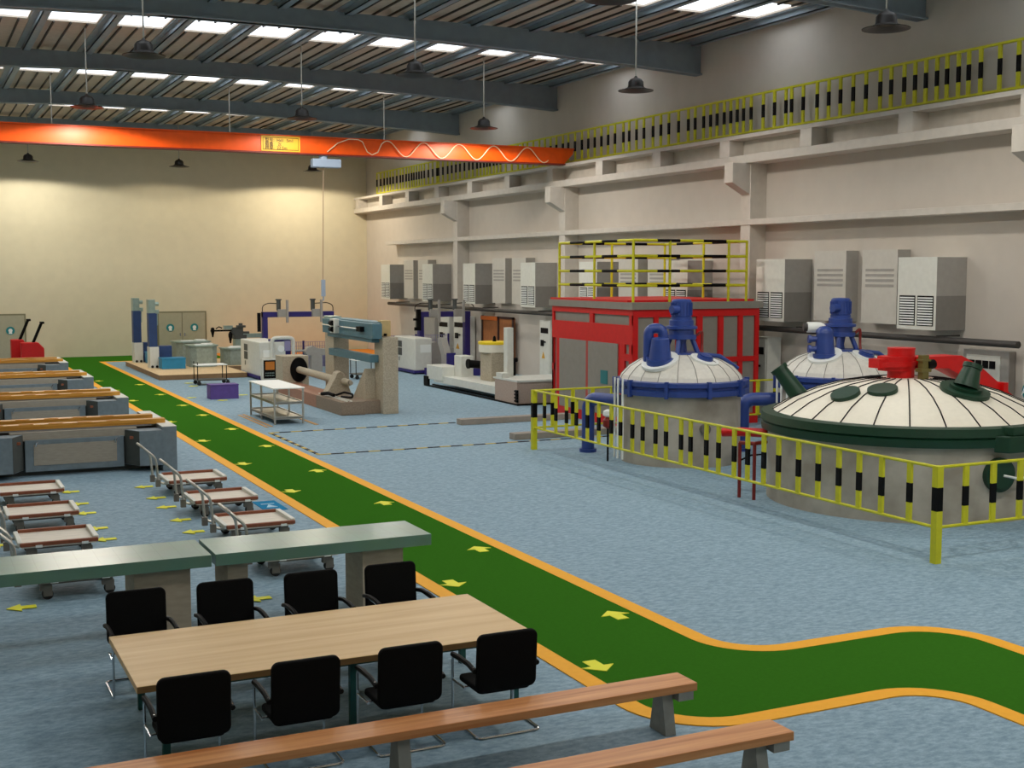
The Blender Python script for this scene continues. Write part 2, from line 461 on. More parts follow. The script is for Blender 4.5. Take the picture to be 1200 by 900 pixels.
# doors in the back wall
def back_door(n, x0, x1, z1, signs, leaf_mid):
    mb = MB().box(x0-.06, x1+.06, YF-.07, YF-.0, 0, z1+.06)
    d = struct('door_%d' % n, mb, mat('door_frame_olive', '#7c7a5e', .6))
    xs = [x0] + leaf_mid + [x1]
    for a, b in zip(xs[:-1], xs[1:]):
        leaf = MB().box(a+.015, b-.015, YF-.12, YF-.07, .02, z1-.02).build('leaf', M_doorg, d, bevel=.008)
    for x in leaf_mid:
        for s in (-.12, .12): MB().box(x+s-.02, x+s+.02, YF-.18, YF-.12, 1.0, 1.16).build('door_handle', M_chrome, d)
    for x in signs:
        sg = MB().cyl((x, YF-.12, 1.46), (x, YF-.135, 1.46), .21, seg=24)
        sg.cyl((x, YF-.135, 1.47), (x, YF-.14, 1.47), .1, seg=16, m=1).box(x-.08, x+.08, YF-.14, YF-.145, 1.3, 1.38, 1)
        sg.build('sign', [M_tealsign, M_whitepaint], d)
back_door(1, 2.3, 5.42, 2.26, [4.72], [3.86])
back_door(2, 12.17, 14.69, 2.28, [12.79, 14.08], [13.43])

# wall mounted duct
def duct_mb():
    m = MB().cyl((23.34, 21.45, 2.79), (23.34, 64.2, 2.79), .085, seg=14)
    for y in [24 + 5.56*k for k in range(8)]: m.box(23.3, XR-.02, y-.03, y+.03, 2.86, 2.9)
    return m
t = tag(duct_mb().build('service_duct', M_pipe, smooth=True),
        'long dark horizontal duct running along the right wall under the grey boxes', 'duct')

# ------------------------------------------------------------------ pendant lamps
LZ = 9.6
lamp = thing('pendant_lamp', '', 'lamp', (0, 0, 0), group='dark pendant lamps hanging from the roof')
pr_ = [(.5, 0), (.505, .015), (.36, .05), (.24, .1), (.225, .14), (.215, .26), (.16, .33), (.06, .37), (.03, .42),
       (.02, .40), (.05, .35), (.15, .31), (.2, .25), (.21, .14), (.22, .09), (.35, .035), (.49, 0)]
mb = MB().lathe(pr_, seg=36); mb.f = mb.f[:-2]; mb.m = mb.m[:-2]
nn = 36; L = len(pr_)
for k in range(nn): mb.f.append([(L-1)*nn+k, (L-1)*nn+(k+1) % nn, (k+1) % nn, k]); mb.m.append(0)
mb.build('lamp_shade', M_lamp, lamp, smooth=True, local=True)
MB().cyl((0, 0, .4), (0, 0, ZR-LZ), .022, seg=8).build('cord', M_rope, lamp, local=True)
MB().lathe([(.02, .34), (.05, .3), (.05, .24), (.085, .19), (.08, .14), (.03, .11)], seg=16).build('bulb', M_bulb, lamp, smooth=True, local=True)
LX = [-1.5, 5.3, 12.2, 18.9]; LY = [21.2, 31.4, 41.9, 52.4, 66.0]
colname = {5.3: 'left', 12.2: 'middle', 18.9: 'right', -1.5: 'far left'}
POW = {}
first = True
for yi, y in enumerate([-.1, 10.4] + LY):
    for x in LX:
        if y < 5 and x < 0: pass
        lab = 'dark pendant lamp, %s in the %s lamp row' % (
            {21.2: 'nearest', 31.4: 'second nearest', 41.9: 'third nearest', 52.4: 'second farthest', 66.0: 'farthest'}.get(y, 'overhead' if y > 5 else 'rearmost'), colname[x])
        if y > 15 or True:
            if first:
                lamp.location = (x, y, LZ); lamp['label'] = lab; first = False; root = lamp
            else: root = copy_tree(lamp, (x, y, LZ), label=lab)
        ld = bpy.data.lights.new('lamp_light', 'SPOT'); ld.spot_size = math.radians(166 if y == 66.0 else 163); ld.spot_blend = .12
        ld.energy = {-.1: (0, 5, 330, 330), 10.4: (0, 20, 820, 520), 21.2: (15, 110, 500, 460), 31.4: (100, 240, 420, 360),
                     41.9: (250, 800, 330, 650), 52.4: (250, 450, 450, 380), 66.0: (250, 900, 250, 1000)}[y][LX.index(x)]
        ld.shadow_soft_size = .2; ld.color = (1, .93, .82) if y < 60 else ((1, .93, .78) if x < 10 else (1, .87, .66))
        if y > 60: xk = x*1.045; root.location = (xk, y, 9.8)
        lo = bpy.data.objects.new('lamp_light', ld); COL.objects.link(lo); lo.parent = root; lo.location = (0, 0, -.02)

# ------------------------------------------------------------------ overhead crane
CY = 44.0
c = thing('overhead_crane', 'bright orange overhead travelling crane beam spanning the hall', 'crane', (9, CY+.2, 8.66))
mb = MB().prism([(XL+.5, 8.66), (23.27, 8.66), (23.66, 9.05), (23.7, 9.24), (XL+.2, 9.24), (XL+.2, 8.9)], 1, CY, CY+.4)
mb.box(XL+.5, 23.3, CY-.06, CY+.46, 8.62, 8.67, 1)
mb.box(XL+.2, 23.7, CY-.04, CY+.44, 9.23, 9.27, 0)
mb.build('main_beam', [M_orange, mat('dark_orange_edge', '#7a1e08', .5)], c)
pl = MB().box(11.33, 12.72, CY-.03, CY, 8.69, 9.22).build('name_plate', M_plate, c)
MB().box(11.39, 12.66, CY-.035, CY-.03, 8.74, 8.755).box(11.39, 12.66, CY-.035, CY-.03, 9.155, 9.17).box(11.39, 11.4, CY-.035, CY-.03, 8.74, 9.17).box(12.65, 12.66, CY-.035, CY-.03, 8.74, 9.17).build('border_line', M_blackp, pl)
def text(body, size, loc, rot, m, parent, name='lettering', extrude=.004, align='LEFT'):
    cu = bpy.data.curves.new(name, 'FONT'); cu.body = body; cu.size = size; cu.extrude = extrude; cu.align_x = align
    cu.materials.append(m); o = bpy.data.objects.new(name, cu); COL.objects.link(o)
    me = bpy.data.meshes.new_from_object(o); bpy.data.objects.remove(o)
    o = bpy.data.objects.new(name, me); COL.objects.link(o)
    o.parent = parent; o.location = Vector(loc) - world_loc(parent); o.rotation_euler = rot
    return o
M_ink = mat('dark_lettering', '#3a2a08', .6)
text('型号:  Hd1  5m1', .15, (11.46, CY-.04, 9.02), (PI/2, 0, 0), M_ink, pl)
text('载重:   2t', .15, (11.46, CY-.04, 8.89), (PI/2, 0, 0), M_ink, pl)
text('跨度:  22.5m', .15, (11.46, CY-.04, 8.76), (PI/2, 0, 0), M_ink, pl)
pts = [(13.7, 8.74), (14.09, 9.06), (14.5, 9.22), (14.85, 9.22), (15.02, 9.15), (15.2, 8.8), (15.38, 8.7), (15.6, 8.8)]
x = 15.75
while x < 22.6:
    pts.append((x, 8.95 + .27*math.sin((x-15.55)/1.42*2*PI - .3))); x += .08
MB().tube([(a, CY-.06, b) for a, b in pts], .018, 6).build('festoon_cable', mat('pale_cable', '#f0d8b0', .5), c, smooth=True)
h = thing('crane_hoist', 'pale blue electric hoist box hanging under the orange crane beam', 'hoist', (13.7, CY+.2, 8.2))
MB().box(13.19, 14.24, CY-.0, CY+.35, 8.2, 8.5).build('hoist_body', M_lbluegrey, h, bevel=.03)
MB().cyl((13.62, CY+.17, 8.48), (13.62, CY+.17, 8.62), .16, seg=16).build('trolley', M_lbluegrey, h, smooth=True)
MB().cyl((13.62, CY+.17, 8.2), (13.55, CY+.17, 4.2), .016, seg=6).build('pendant_cable', mat('cable_beige', '#b59a80', .6), h)
MB().prism([(-.07,-.05),(.07,-.05),(.07,.05),(-.07,.05)], 2, 0, .6).xf(Matrix.Translation((13.56, CY+.17, 3.6))).cyl((13.56, CY+.17, 3.45), (13.56, CY+.17, 3.62), .03, seg=8).build('pendant_control', M_lbluegrey, h, bevel=.02)

# ------------------------------------------------------------------ wall boxes on the right wall
def grille_box():
    r = thing('air_handler', '', 'wall unit', (0, 0, 0), group='grey wall boxes with louvre grilles')
    # local: x 0 = wall, -0.99 front; y 0..1.36 ; z 0..1.83
    mb = MB().box(-.99, 0, 0, 1.36, 0, 1.83, 0)
    mb.box(-.985, -.002, -.004, 0, .86, 1.82, 1).box(-.985, -.002, -.006, 0, .005, .86, 2)  # side greys hold the shade of this facing; darker lower half is two-tone paint
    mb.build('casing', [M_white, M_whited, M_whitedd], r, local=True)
    for y0 in (.08, .72):
        g = MB().box(-.998, -.99, y0, y0+.56, .1, .86, 1)
        k = 0
        while k < 11:
            z = .125 + k*.066; g.box(-1.008, -.996, y0+.025, y0+.535, z, z+.034, 0); k += 1
        g.build('louvre_grille', [M_whitepaint, M_blackp], r, local=True)
    return r
def slot_box():
    r = thing('control_box', '', 'wall unit', (0, 0, 0), group='flat grey wall boxes with four slots')
    mb = MB().box(-.44, 0, 0, 1.36, 0, 1.98, 0)
    mb.box(-.436, -.002, -.004, 0, .005, 1.97, 1)  # near side coloured grey for the shade on that face
    mb.build('casing', [mat('light_warm_grey_metal', '#c9c5bc', .5, noise=.04), M_whited], r, local=True)
    mb = MB()
    for k in range(4): mb.box(-.446, -.438, .12, 1.22, .98+k*.14, 1.05+k*.14)
    mb.build('vent_slots', M_whited, r, local=True)
    return r
gb, sb = grille_box(), slot_box()
ug = us = False
sect = ['the bay right of the booth', 'the bay behind the cage', 'the bay left of the booth', 'the farthest bay']
for k in range(4):
    base = 23.83 + 11.13*k
    for j, dy in enumerate((0, 2.0, 4.03, 6.04)):
        y = base + dy
        if j in (0, 3):
            lab = 'grilled grey wall box, %s of %s' % (('near end', '', '', 'far end')[j], sect[k])
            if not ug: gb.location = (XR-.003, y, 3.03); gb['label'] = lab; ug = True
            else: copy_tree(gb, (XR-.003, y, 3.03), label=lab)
        else:
            lab = 'flat slotted grey wall box, %s one in %s' % (('', 'nearer', 'farther')[j], sect[k])
            if not us: sb.location = (XR, y, 3.1); sb['label'] = lab; us = True
            else: copy_tree(sb, (XR, y, 3.1), label=lab)

# electrical cabinets standing along the right wall
def elec_cab(y0, w, zt, label, red=False):
    t = thing('electrical_cabinet', label, 'cabinet', (23.75, y0+w/2, 0), group='electrical cabinets along the right wall')
    MB().box(23.46, 23.98, y0, y0+w, 0, zt).build('cabinet_body', M_white, t, bevel=.01)
    MB().box(23.44, 23.46, y0+.05, y0+w-.05, .1, zt-.05).build('cabinet_door', M_white, t, bevel=.004)
    MB().box(23.425, 23.44, y0+.15, y0+w-.15, zt-.52, zt-.3).build('display_window', M_blackp, t)
    MB().box(23.4, 23.44, y0+w*.55, y0+w*.8, zt-1.05, zt-.8).box(23.38, 23.4, y0+w*.3, y0+w*.7, zt-.9, zt-.84).build('switch_handle', M_blackp, t)
    p = MB().prism([(y0+w*.45, zt-1.55), (y0+w*.75, zt-1.55), (y0+w*.6, zt-1.28)], 0, 23.43, 23.44)
    p.build('warning_triangle', mat('amber_sign', '#d8a020', .5), t)
elec_cab(31.15, .8, 2.5, 'white electrical cabinet beside the right end of the red booth')
elec_cab(45.5, .95, 2.5, 'white electrical cabinet just left of the red booth')
elec_cab(54.2, 1.35, 2.4, 'white electrical cabinet with black window, right one behind the purple portal')
elec_cab(56.1, 1.35, 2.35, 'white electrical cabinet with black window, left one behind the purple portal')
tag(MB().box(23.5, 23.98, 58.0, 60.8, 0, 2.2).box(23.48, 23.5, 58.05, 59.35, .05, 2.15).box(23.48, 23.5, 59.4, 60.75, .05, 2.15).build('locker', M_whited, bevel=.01),
    'plain tall grey locker behind the left post of the second purple portal', 'cabinet')
# switch board near tank
t = thing('switchboard', 'grey wall switchboard with four black meters behind the largest tank', 'switchboard', (23.95, 22.9, 1.0))
MB().box(23.82, 24.04, 22.16, 23.62, 1.0, 2.58).build('cabinet_body', M_whited, t, bevel=.01)
MB().box(23.8, 23.82, 22.42, 23.5, 1.1, 2.45).build('cabinet_door', M_white, t, bevel=.004)
for k in range(4): MB().box(23.78, 23.8, 22.56+k*.22, 22.74+k*.22, 2.13, 2.32).build('meter', M_blackp, t)
mb = MB().box(23.785, 23.8, 22.85, 22.98, 1.6, 1.8).box(23.785, 23.8, 23.05, 23.25, 1.7, 1.86); mb.build('switch', M_blackp, t)
mb = MB()
for r in range(2):
    for k in range(5): mb.box(23.79, 23.8, 22.52+k*.055, 22.545+k*.055, 1.8-r*.1, 1.83-r*.1, r)
mb.build('indicator_lights', [mat('amber_led', '#c99a2a', .4), mat('red_led', '#a02020', .4)], t)
# round teal sign on the near column
t = thing('round_sign', 'round teal sign with a white letter A on the right-hand column', 'sign', (23.43, 21.12, 1.7))
MB().cyl((23.45, 21.12, 1.72), (23.42, 21.12, 1.72), .25, seg=32).build('sign_plate', M_tealsign, t)
text('A', .27, (23.41, 21.38, 1.62), (PI/2, 0, -PI/2), M_whitepaint, t)

# ------------------------------------------------------------------ red booth with yellow cage
bx0, bx1, by0, by1, bz = 18.45, 22.8, 30.69, 35.65, 3.42
t = thing('red_booth', 'big red framed booth with grey panels and double doors', 'booth', ((bx0+bx1)/2, (by0+by1)/2, 0))
MB().box(bx0+.06, bx1-.06, by0+.06, by1-.06, .05, bz-.03).build('wall_panel', M_boothgrey, t)
fr = MB()
# -Y face frame
def fy(a, b, z0, z1): fr.box(a, b, by0-(.004 if z1-z0 < 1 else 0), by0+.07, z0+(.002 if z1-z0 > 1 else 0), z1-(.004 if z1-z0 > 1 else 0))
for a, b in ((18.45, 18.62), (19.15, 19.3), (20.6, 20.8), (21.35, 21.53), (22.06, 22.22), (22.66, 22.8)): fy(a, b, 0, bz)
fy(bx0, bx1, bz-.22, bz); fy(bx0, bx1, 1.85, 2.0); fy(bx0, bx1, 0, .3); fy(19.9, 19.98, 0, bz)
# -X face frame
def fx(a, b, z0, z1): fr.box(bx0-(.004 if z1-z0 < 1 else 0)-(.003 if z0 > 2.2 and z1 < 3 else 0), bx0+.07, a+.003, b-.003, z0+(.002 if z1-z0 > 1 else 0), z1-(.004 if z1-z0 > 1 else 0))
fx(by0, by0+.22, 0, bz); fx(by1-.12, by1, 0, 2.95); fx(by1-.12, by1, 1.4, 1.6)
fx(by0, by1, bz-.17, bz); fx(33.0, 33.22, 2.975, bz-.175); fx(by0, by1, 2.42, 2.97); fx(31.15, 31.5, 0, 2.6); fx(35.1, 35.35, 0, 2.6)
fx(by0, by1, 0, .3); fx(by0, 31.2, 1.95, 2.15)
fr.box(bx0, bx0+.1, by1-.1, by1, 0, bz)
fr.build('frame', M_red, t)
for a, b in ((31.5, 33.28), (33.34, 35.1)):
    d = MB().box(bx0-.03, bx0+.05, a, b, .3, 2.42).build('door', M_boothgrey, t)
    MB().box(bx0-.035, bx0+.04, (b if a < 33 else a)-.03, (b if a < 33 else a)+.03, .3, 2.42).build('door_edge', mat('pink_red_edge', '#b04038', .5), d)
MB().box(bx0-.05, bx0-.02, 32.05, 32.45, 1.2, 1.6).build('sign', mat('teal_panel_sign', '#1f7377', .5), t)
MB().box(bx0-.08, bx1+.08, by0-.08, by1+.08, bz, bz+.2).build('roof_slab', M_boothgrey, t)
MB().box(bx0-.02, bx1+.02, by0+.3, by1+.08, bz+.2, bz+.26).build('roof_deck', M_red, t)
# cage
c = thing('roof_cage', 'yellow and black pipe railing cage on top of the red booth', 'railing', ((bx0+bx1)/2, (by0+by1)/2, bz+.26))
cx0, cx1, cy0, cy1 = 18.6, 22.5, 30.95, 35.45
def banded(p, q, bands, r=.04):
    p, q = Vector(p), Vector(q); L = (q-p).length; cuts = [0]
    for a, b in bands: cuts += [a, b]
    cuts.append(L); mb = MB()
    for i in range(len(cuts)-1):
        a, b = cuts[i], cuts[i+1]
        if b - a > 1e-4: mb.cyl(p+(q-p)*(a/L), p+(q-p)*(b/L), r if i % 2 == 0 else r*1.06, seg=10, m=i % 2)
    return mb
for z in (5.38, 4.94, 4.51, 4.09):
    banded((cx0, cy0, z), (cx1, cy0, z), [(.78, 1.55), (2.35, 3.15)]).build('rail', [M_yellow, M_blackp], c, smooth=True)
    banded((cx0, cy0, z), (cx0, cy1, z), [(.85, 1.75), (2.8, 3.75)]).build('rail', [M_yellow, M_blackp], c, smooth=True)
    banded((cx0, cy1, z), (cx1, cy1, z), [(.8, 1.6), (2.4, 3.2)]).build('rail', [M_yellow, M_blackp], c, smooth=True)
    banded((cx1, cy0, z), (cx1, cy1, z), [(.85, 1.75), (2.8, 3.75)]).build('rail', [M_yellow, M_blackp], c, smooth=True)
for x, y in ((cx0, cy0), (19.82, cy0), (21.86, cy0), (cx1, cy0), (cx0, 33.2), (cx0, cy1), (20.5, cy1), (cx1, cy1), (cx1, 33.2)):
    MB().cyl((x, y, bz+.2 if y < by0+.3 else bz+.26), (x, y, 5.4), .04, seg=10).build('post', M_yellow, c, smooth=True)

# ------------------------------------------------------------------ tanks
def small_tank():
    r = thing('mixing_tank', '', 'tank', (0, 0, 0), group='grey domed mixing tanks with blue rims')
    MB().lathe([(1.42, 0), (1.42, 1.66)], seg=48).build('tank_body', M_tank, r, smooth=True, local=True)
    mb = MB().lathe([(1.44, 1.62), (1.6, 1.64), (1.6, 1.76), (1.54, 1.78), (1.54, 1.83), (1.6, 1.85), (1.6, 1.95), (1.44, 1.97)], seg=20)
    for k in range(10):
        a = 2*PI*k/10 + .16
        m2 = Matrix.Rotation(a, 4, 'Z'); s0 = len(mb.v); mb.box(1.52, 1.63, -.04, .04, 1.6, 1.99); mb.xf(m2, s0)
    mb.build('rim_band', M_blue, r, local=True)
    pf = [(1.47, 1.94), (1.42, 2.06), (1.24, 2.25), (1.0, 2.4), (.72, 2.5), (.4, 2.56), (.02, 2.58)]
    mb = MB().lathe(pf, seg=20)
    # seams between insulation panels
    for k in range(20):
        a = 2*PI*k/20
        mb.tube([((rr+.003)*math.cos(a), (rr+.003)*math.sin(a), z+.004) for rr, z in pf[:-1]], .009, 5, m=1)
    mb.build('dome', [M_dome, mat('grey_seam', '#8d8a83', .6)], r, local=True)
    # agitator
    mb = MB()
    for k in range(4):
        a = PI/4 + k*PI/2
        mb.cyl((.42*math.cos(a), .42*math.sin(a), 2.53), (.26*math.cos(a), .26*math.sin(a), 2.92), .06, seg=10)
    mb.lathe([(.5, 2.52), (.5, 2.58)], seg=24).lathe([(.14, 2.5), (.1, 2.7), (.14, 2.92)], seg=16)
    mb.build('agitator_stand', M_blue, r, smooth=True, local=True)
    mb = MB().lathe([(.36, 2.9), (.36, 3.0), (.3, 3.0), (.3, 3.12), (.38, 3.14), (.38, 3.2), (.29, 3.22), (.29, 3.34), (.25, 3.36), (.25, 3.42), (.2, 3.44)], seg=24)
    mb.build('gearbox', M_blue, r, smooth=True, local=True)
    mb = MB().lathe([(.2, 3.4), (.24, 3.44), (.24, 3.8), (.2, 3.84), (.02, 3.85)], seg=20).cyl((-.1, -.1, 3.6), (-.36, -.12, 3.6), .1, seg=12)
    for k in range(20):
        a = 2*PI*k/20; s0 = len(mb.v); mb.box(.22, .26, -.008, .008, 3.46, 3.76); mb.xf(Matrix.Rotation(a, 4, 'Z'), s0)
    mb.build('motor', M_blue, r, smooth=True, local=True)
    MB().tube(fillet([(.34, -.16, 2.98), (.46, -.2, 3.1), (.46, -.2, 2.7), (.4, -.3, 2.55)], .1), .035, 8).build('red_hose', M_redd, r, smooth=True, local=True)
    # manhole
    n = Vector((.12, -.34, 1)).normalized(); c0 = Vector((.12, -.8, 2.42))
    MB().cyl(c0, c0+n*.05, .34, seg=28).build('manhole_collar', M_whitepaint, r, smooth=True, local=True)
    MB().cyl(c0+n*.05, c0+n*.12, .19, seg=24).cyl(c0+n*.12, c0+n*.15, .15, seg=24).build('manhole_cover', M_blue, r, smooth=True, local=True)
    MB().tube([(.25, -.5, 2.55), (.7, -.6, 2.5), (1.15, -.7, 2.2)], .05, 8).build('feed_pipe', M_blue, r, smooth=True, local=True)
    # three white level pipes at the left side
    for k in range(3):
        a = math.radians(164 + k*8.5)
        x, y = 1.62*math.cos(a), 1.62*math.sin(a)
        MB().cyl((x, y, .1), (x, y, 2.0), .026, seg=8).build('level_pipe', M_whitepaint, r, smooth=True, local=True)
    MB().cyl((-.25, -1.3, .9), (-.27, -1.5, .9), .12, seg=18).build('side_port', M_cast, r, smooth=True, local=True)
    return r
T1 = small_tank(); T1.location = (16.62, 25.42, 0)
T2 = copy_tree(T1, (20.85, 24.75, 0), label='farther of two blue-rimmed domed tanks, half behind the green-rimmed tank')
T1['label'] = 'nearer of two blue-rimmed domed tanks, in front of the red booth'
# nozzles differ between the two tanks
def nozzle1(T):
    o = world_loc(T)
    n = Vector((-.42, -.2, 1)).normalized(); q = o+Vector((-.85, -.42, 2.41))
    MB().cyl(q-n*.04, q+n*.035, .44, seg=28).build('nozzle_collar', M_whitepaint, T, smooth=True)
    MB().cyl(o+Vector((-.85, -.42, 2.34)), o+Vector((-.87, -.45, 2.5)), .32, seg=24).cyl(o+Vector((-.87, -.45, 2.45)), o+Vector((-.9, -.5, 2.95)), .27, .2, seg=20).build('nozzle', M_blue, T, smooth=True)
    rx, ry = .9*.17, -.43*.17
    p = fillet([o+Vector(v) for v in ((-.84+rx, -.2+ry, 2.4), (-.84+rx, -.2+ry, 3.17), (-.84-rx, -.2-ry, 3.17), (-.84-rx, -.2-ry, 2.3))], .3, 10)
    MB().tube(p, .12, 16).build('elbow_pipe', M_blue, T, smooth=True)
nozzle1(T1)
o = world_loc(T2)
n = Vector((-.38, -.18, 1)).normalized(); q = o+Vector((-.75, -.35, 2.455))
MB().cyl(q-n*.04, q+n*.035, .42, seg=28).build('nozzle_collar', M_whitepaint, T2, smooth=True)
MB().cyl(o+Vector((-.75, -.35, 2.4)), o+Vector((-.75, -.35, 2.5)), .29, seg=24).cyl(o+Vector((-.75, -.35, 2.45)), o+Vector((-.78, -.36, 3.02)), .25, .2, seg=20).build('nozzle', M_blue, T2, smooth=True)
mb = MB().lathe([(.21, 3.0), (.2, 3.08), (.12, 3.16), (.02, 3.18)], o.x-.78, o.y-.36, 20); mb.build('nozzle_cap', M_blue, T2, smooth=True)
MB().tube(fillet([o+Vector(v) for v in ((-.72, -.2, 2.9), (-.72, -.2, 3.14), (-1.06, -.04, 3.14))], .2, 8), .13, 14).build('white_elbow', M_whitepaint, T2, smooth=True)

MB().cyl(o+Vector((-1.0, -.07, 3.14)), o+Vector((-1.14, 0, 3.14)), .1, seg=14).build('elbow_end', M_pipe, T2, smooth=True)
for z in (2.62, 2.86): MB().cyl(o+Vector((-.8, -.35, z)), o+Vector((-1.12, -.2, z)), .07, seg=12).cyl(o+Vector((-1.08, -.22, z)), o+Vector((-1.14, -.19, z)), .1, seg=12).build('side_stub', M_blue, T2, smooth=True)
# big tank
def big_tank(cx, cy):
    r = thing('storage_tank', 'largest tank with cream dome, black seams and dark green rim inside the yellow fence', 'tank', (cx, cy, 0))
    R = 2.7
    MB().lathe([(R, 0), (R, 1.42)], cx, cy, 64).build('tank_body', M_tank, r, smooth=True)
    MB().lathe([(R-.02, 1.36), (R+.12, 1.38), (R+.14, 1.52), (R+.1, 1.54), (R+.14, 1.57), (R+.12, 1.72), (R, 1.74)], cx, cy, 64).build('rim_band', M_dgreen, r, smooth=True)
    pf = [(2.68, 1.68), (2.56, 1.76), (2.2, 1.98), (1.75, 2.17), (1.3, 2.3), (.85, 2.38), (.5, 2.41), (.02, 2.42)]
    mb = MB().lathe(pf, cx, cy, 52)
    for k in range(26):
        a = 2*PI*(k+.5)/26
        mb.tube([(cx+(rr+.002)*math.cos(a), cy+(rr+.002)*math.sin(a), z+.006) for rr, z in pf[:-1]], .013, 5, m=1)
    mb.build('dome', [M_cream, M_blackp], r, smooth=True)
    def on(px, py, rad, name, h=.05):
        d = Vector((px-cx, py-cy, 0)); rr = d.length
        for (r0, z0), (r1, z1) in zip(pf[:-1], pf[1:]):
            if r1 <= rr <= r0: z = z0 + (z1-z0)*(r0-rr)/(r0-r1); sl = (z1-z0)/(r0-r1)
        n = (d.normalized()*sl + Vector((0, 0, 1))).normalized(); p = Vector((px, py, z))
        return p, n
    for px, py in ((16.03, 18.83), (16.52, 18.37)):
        p, n = on(px, py, .3, 'hatch')
        MB().cyl(p-n*.03, p+n*.07, .28, seg=28).build('hatch_cover', M_dgreen, r, smooth=True, bevel=.01)
    p, n = on(17.84, 17.63, .5, 'n')
    mb = MB().cyl(p-n*.03, p+n*.06, .46, seg=32).cyl(p+n*.06, p+n*.12, .3, seg=24)
    q = p+n*.1; e = q+Vector((.12, -.02, .34)); mb.cyl(q, e, .24, .16, seg=20).cyl(e, e+Vector((.03, 0, .08)), .18, seg=20)
    mb.build('tilted_nozzle', M_dgreen, r, smooth=True)
    p, n = on(16.2, 20.45, .3, 'n')
    e = p+Vector((-.3, .25, .5))
    MB().cyl(p-n*.05, e, .19, .15, seg=20).cyl(e-(e-p).normalized()*.04, e+(e-p).normalized()*.05, .18, seg=20).build('slanted_nozzle', M_dgreen, r, smooth=True)
    # red drive
    mb = MB().cyl((cx-.13, cy+.05, 2.4), (cx-.13, cy+.05, 2.98), .26, seg=24).cyl((cx-.13, cy+.05, 2.96), (cx-.13, cy+.05, 3.0), .27, seg=24)
    for z0, rr, sh in ((2.56, .42, -.1), (2.64, .5, -.16), (2.74, .42, -.12)): mb.prism([(cx-.13+sh+rr*math.cos(PI/8+PI/4*k), cy+.05+rr*.7*math.sin(PI/8+PI/4*k)) for k in range(8)], 2, z0, z0+.1)
    mb.box(cx-.82, cx-.3, cy-.1, cy+.2, 2.62, 2.8)
    mb.build('red_drive', M_red, r, smooth=True)
    mb = MB().box(cx-.08, cx+.08, cy-.5, cy-.36, 2.4, 2.88).box(cx-.13, cx+.13, cy-.52, cy-.34, 2.55, 2.62).box(cx-.11, cx+.11, cy-.52, cy-.34, 2.76, 2.8)
    mb.build('olive_valve', M_olive, r, bevel=.01)
    MB().cyl((cx+.06, cy-.43, 2.68), (cx+.26, cy-.43, 2.7), .11, .09, seg=14).build('valve_handwheel', M_blackp, r, smooth=True)
    # chute
    s = [(cx+.1, 2.82), (cx+1.2, 2.82), (cx+1.7, 2.6), (cx+3.6, 1.3), (cx+3.9, 1.3), (cx+3.9, .0), (cx+3.45, 0), (cx+3.45, 1.1), (cx+1.5, 2.3), (cx+.85, 2.58), (cx+.1, 2.6)]
    mb = MB().prism(s, 1, cy-.22, cy+.28)
    for a, b in (((cx+2.35), 2.16), ): mb.box(a-.06, a+.06, cy-.3, cy+.36, b-.3, b+.08)
    mb.build('discharge_chute', M_red, r)
    # side port with white lever, rim clamp
    c0 = Vector((17.47, cy-R*math.sqrt(max(0, 1-((17.47-cx)/R)**2)), .88)); n = Vector((c0.x-cx, c0.y-cy, 0)).normalized()
    MB().cyl(c0-n*.05, c0+n*.09, .31, seg=28).cyl(c0+n*.09, c0+n*.13, .24, seg=28).build('side_port', M_dgreen, r, smooth=True)
    MB().tube([c0+n*.13+Vector((.02, 0, 0)), c0+n*.16+Vector((.3, -.02, -.06)), c0+n*.1+Vector((.75, 0, -.08))], .022, 8).build('lever', M_whitepaint, r, smooth=True)
    c1 = Vector((17.72, cy-2.86, 1.62))
    MB().prism([(c1.x-.45+0, c1.y+.1), (c1.x-.3, c1.y-.12), (c1.x+.3, c1.y-.14), (c1.x+.45, c1.y+.1)], 2, 1.3, 1.6).prism([(c1.x-.28, c1.y+.12), (c1.x-.2, c1.y-.1), (c1.x+.3, c1.y-.1), (c1.x+.38, c1.y+.12)], 2, 1.6, 1.76).build('rim_clamp', M_dgreen, r, bevel=.02)
big_tank(17.8, 19.1)

# pipes between the tanks
def pipe(path, r, m, name, label, fl=()):
    mb = MB().tube(fillet(path, .3, 8), r, 16)
    for a, b in fl: mb.cyl(a, b, r*1.35, seg=18)
    return tag(mb.build(name, m, smooth=True), label, 'pipe')
pipe([(15.25, 27.5, 0), (15.25, 27.5, 1.35), (15.6, 26.55, 1.35)], .16, M_blue, 'blue_pipe', 'thick dark blue bent pipe behind the left side of the nearer blue-rimmed tank', [((15.25, 27.5, 0), (15.25, 27.5, .08))])
pipe([(18.85, 26.0, 0), (18.85, 26.0, 1.3), (19.75, 25.6, 1.3)], .17, M_blue, 'blue_pipe', 'thick blue elbow pipe between the two blue-rimmed tanks', [((18.85, 26.0, 0), (18.85, 26.0, .08)), ((18.85, 26.0, .5), (18.85, 26.0, .56))])
MB().tube([(15.55, 20.6, 1.25), (15.2, 21.0, 1.25), (14.95, 21.3, 1.22)], .09, 14).build('outlet_pipe', M_red, bpy.data.objects['storage_tank'], smooth=True)
t = thing('pipe_stand', 'dark red pipe stand between the tanks and the yellow fence', 'pipe stand', (15.1, 20.3, 0))
for p in ((14.85, 20.55), (14.95, 20.2)):
    MB().cyl((p[0], p[1], 0), (p[0], p[1], 1.1), .035, seg=10).build('post', M_redd, t, smooth=True)
MB().tube([(14.85, 20.55, 1.1), (14.95, 20.2, 1.12), (15.3, 20.3, 1.12)], .04, 8).build('cross_pipe', M_redd, t, smooth=True)
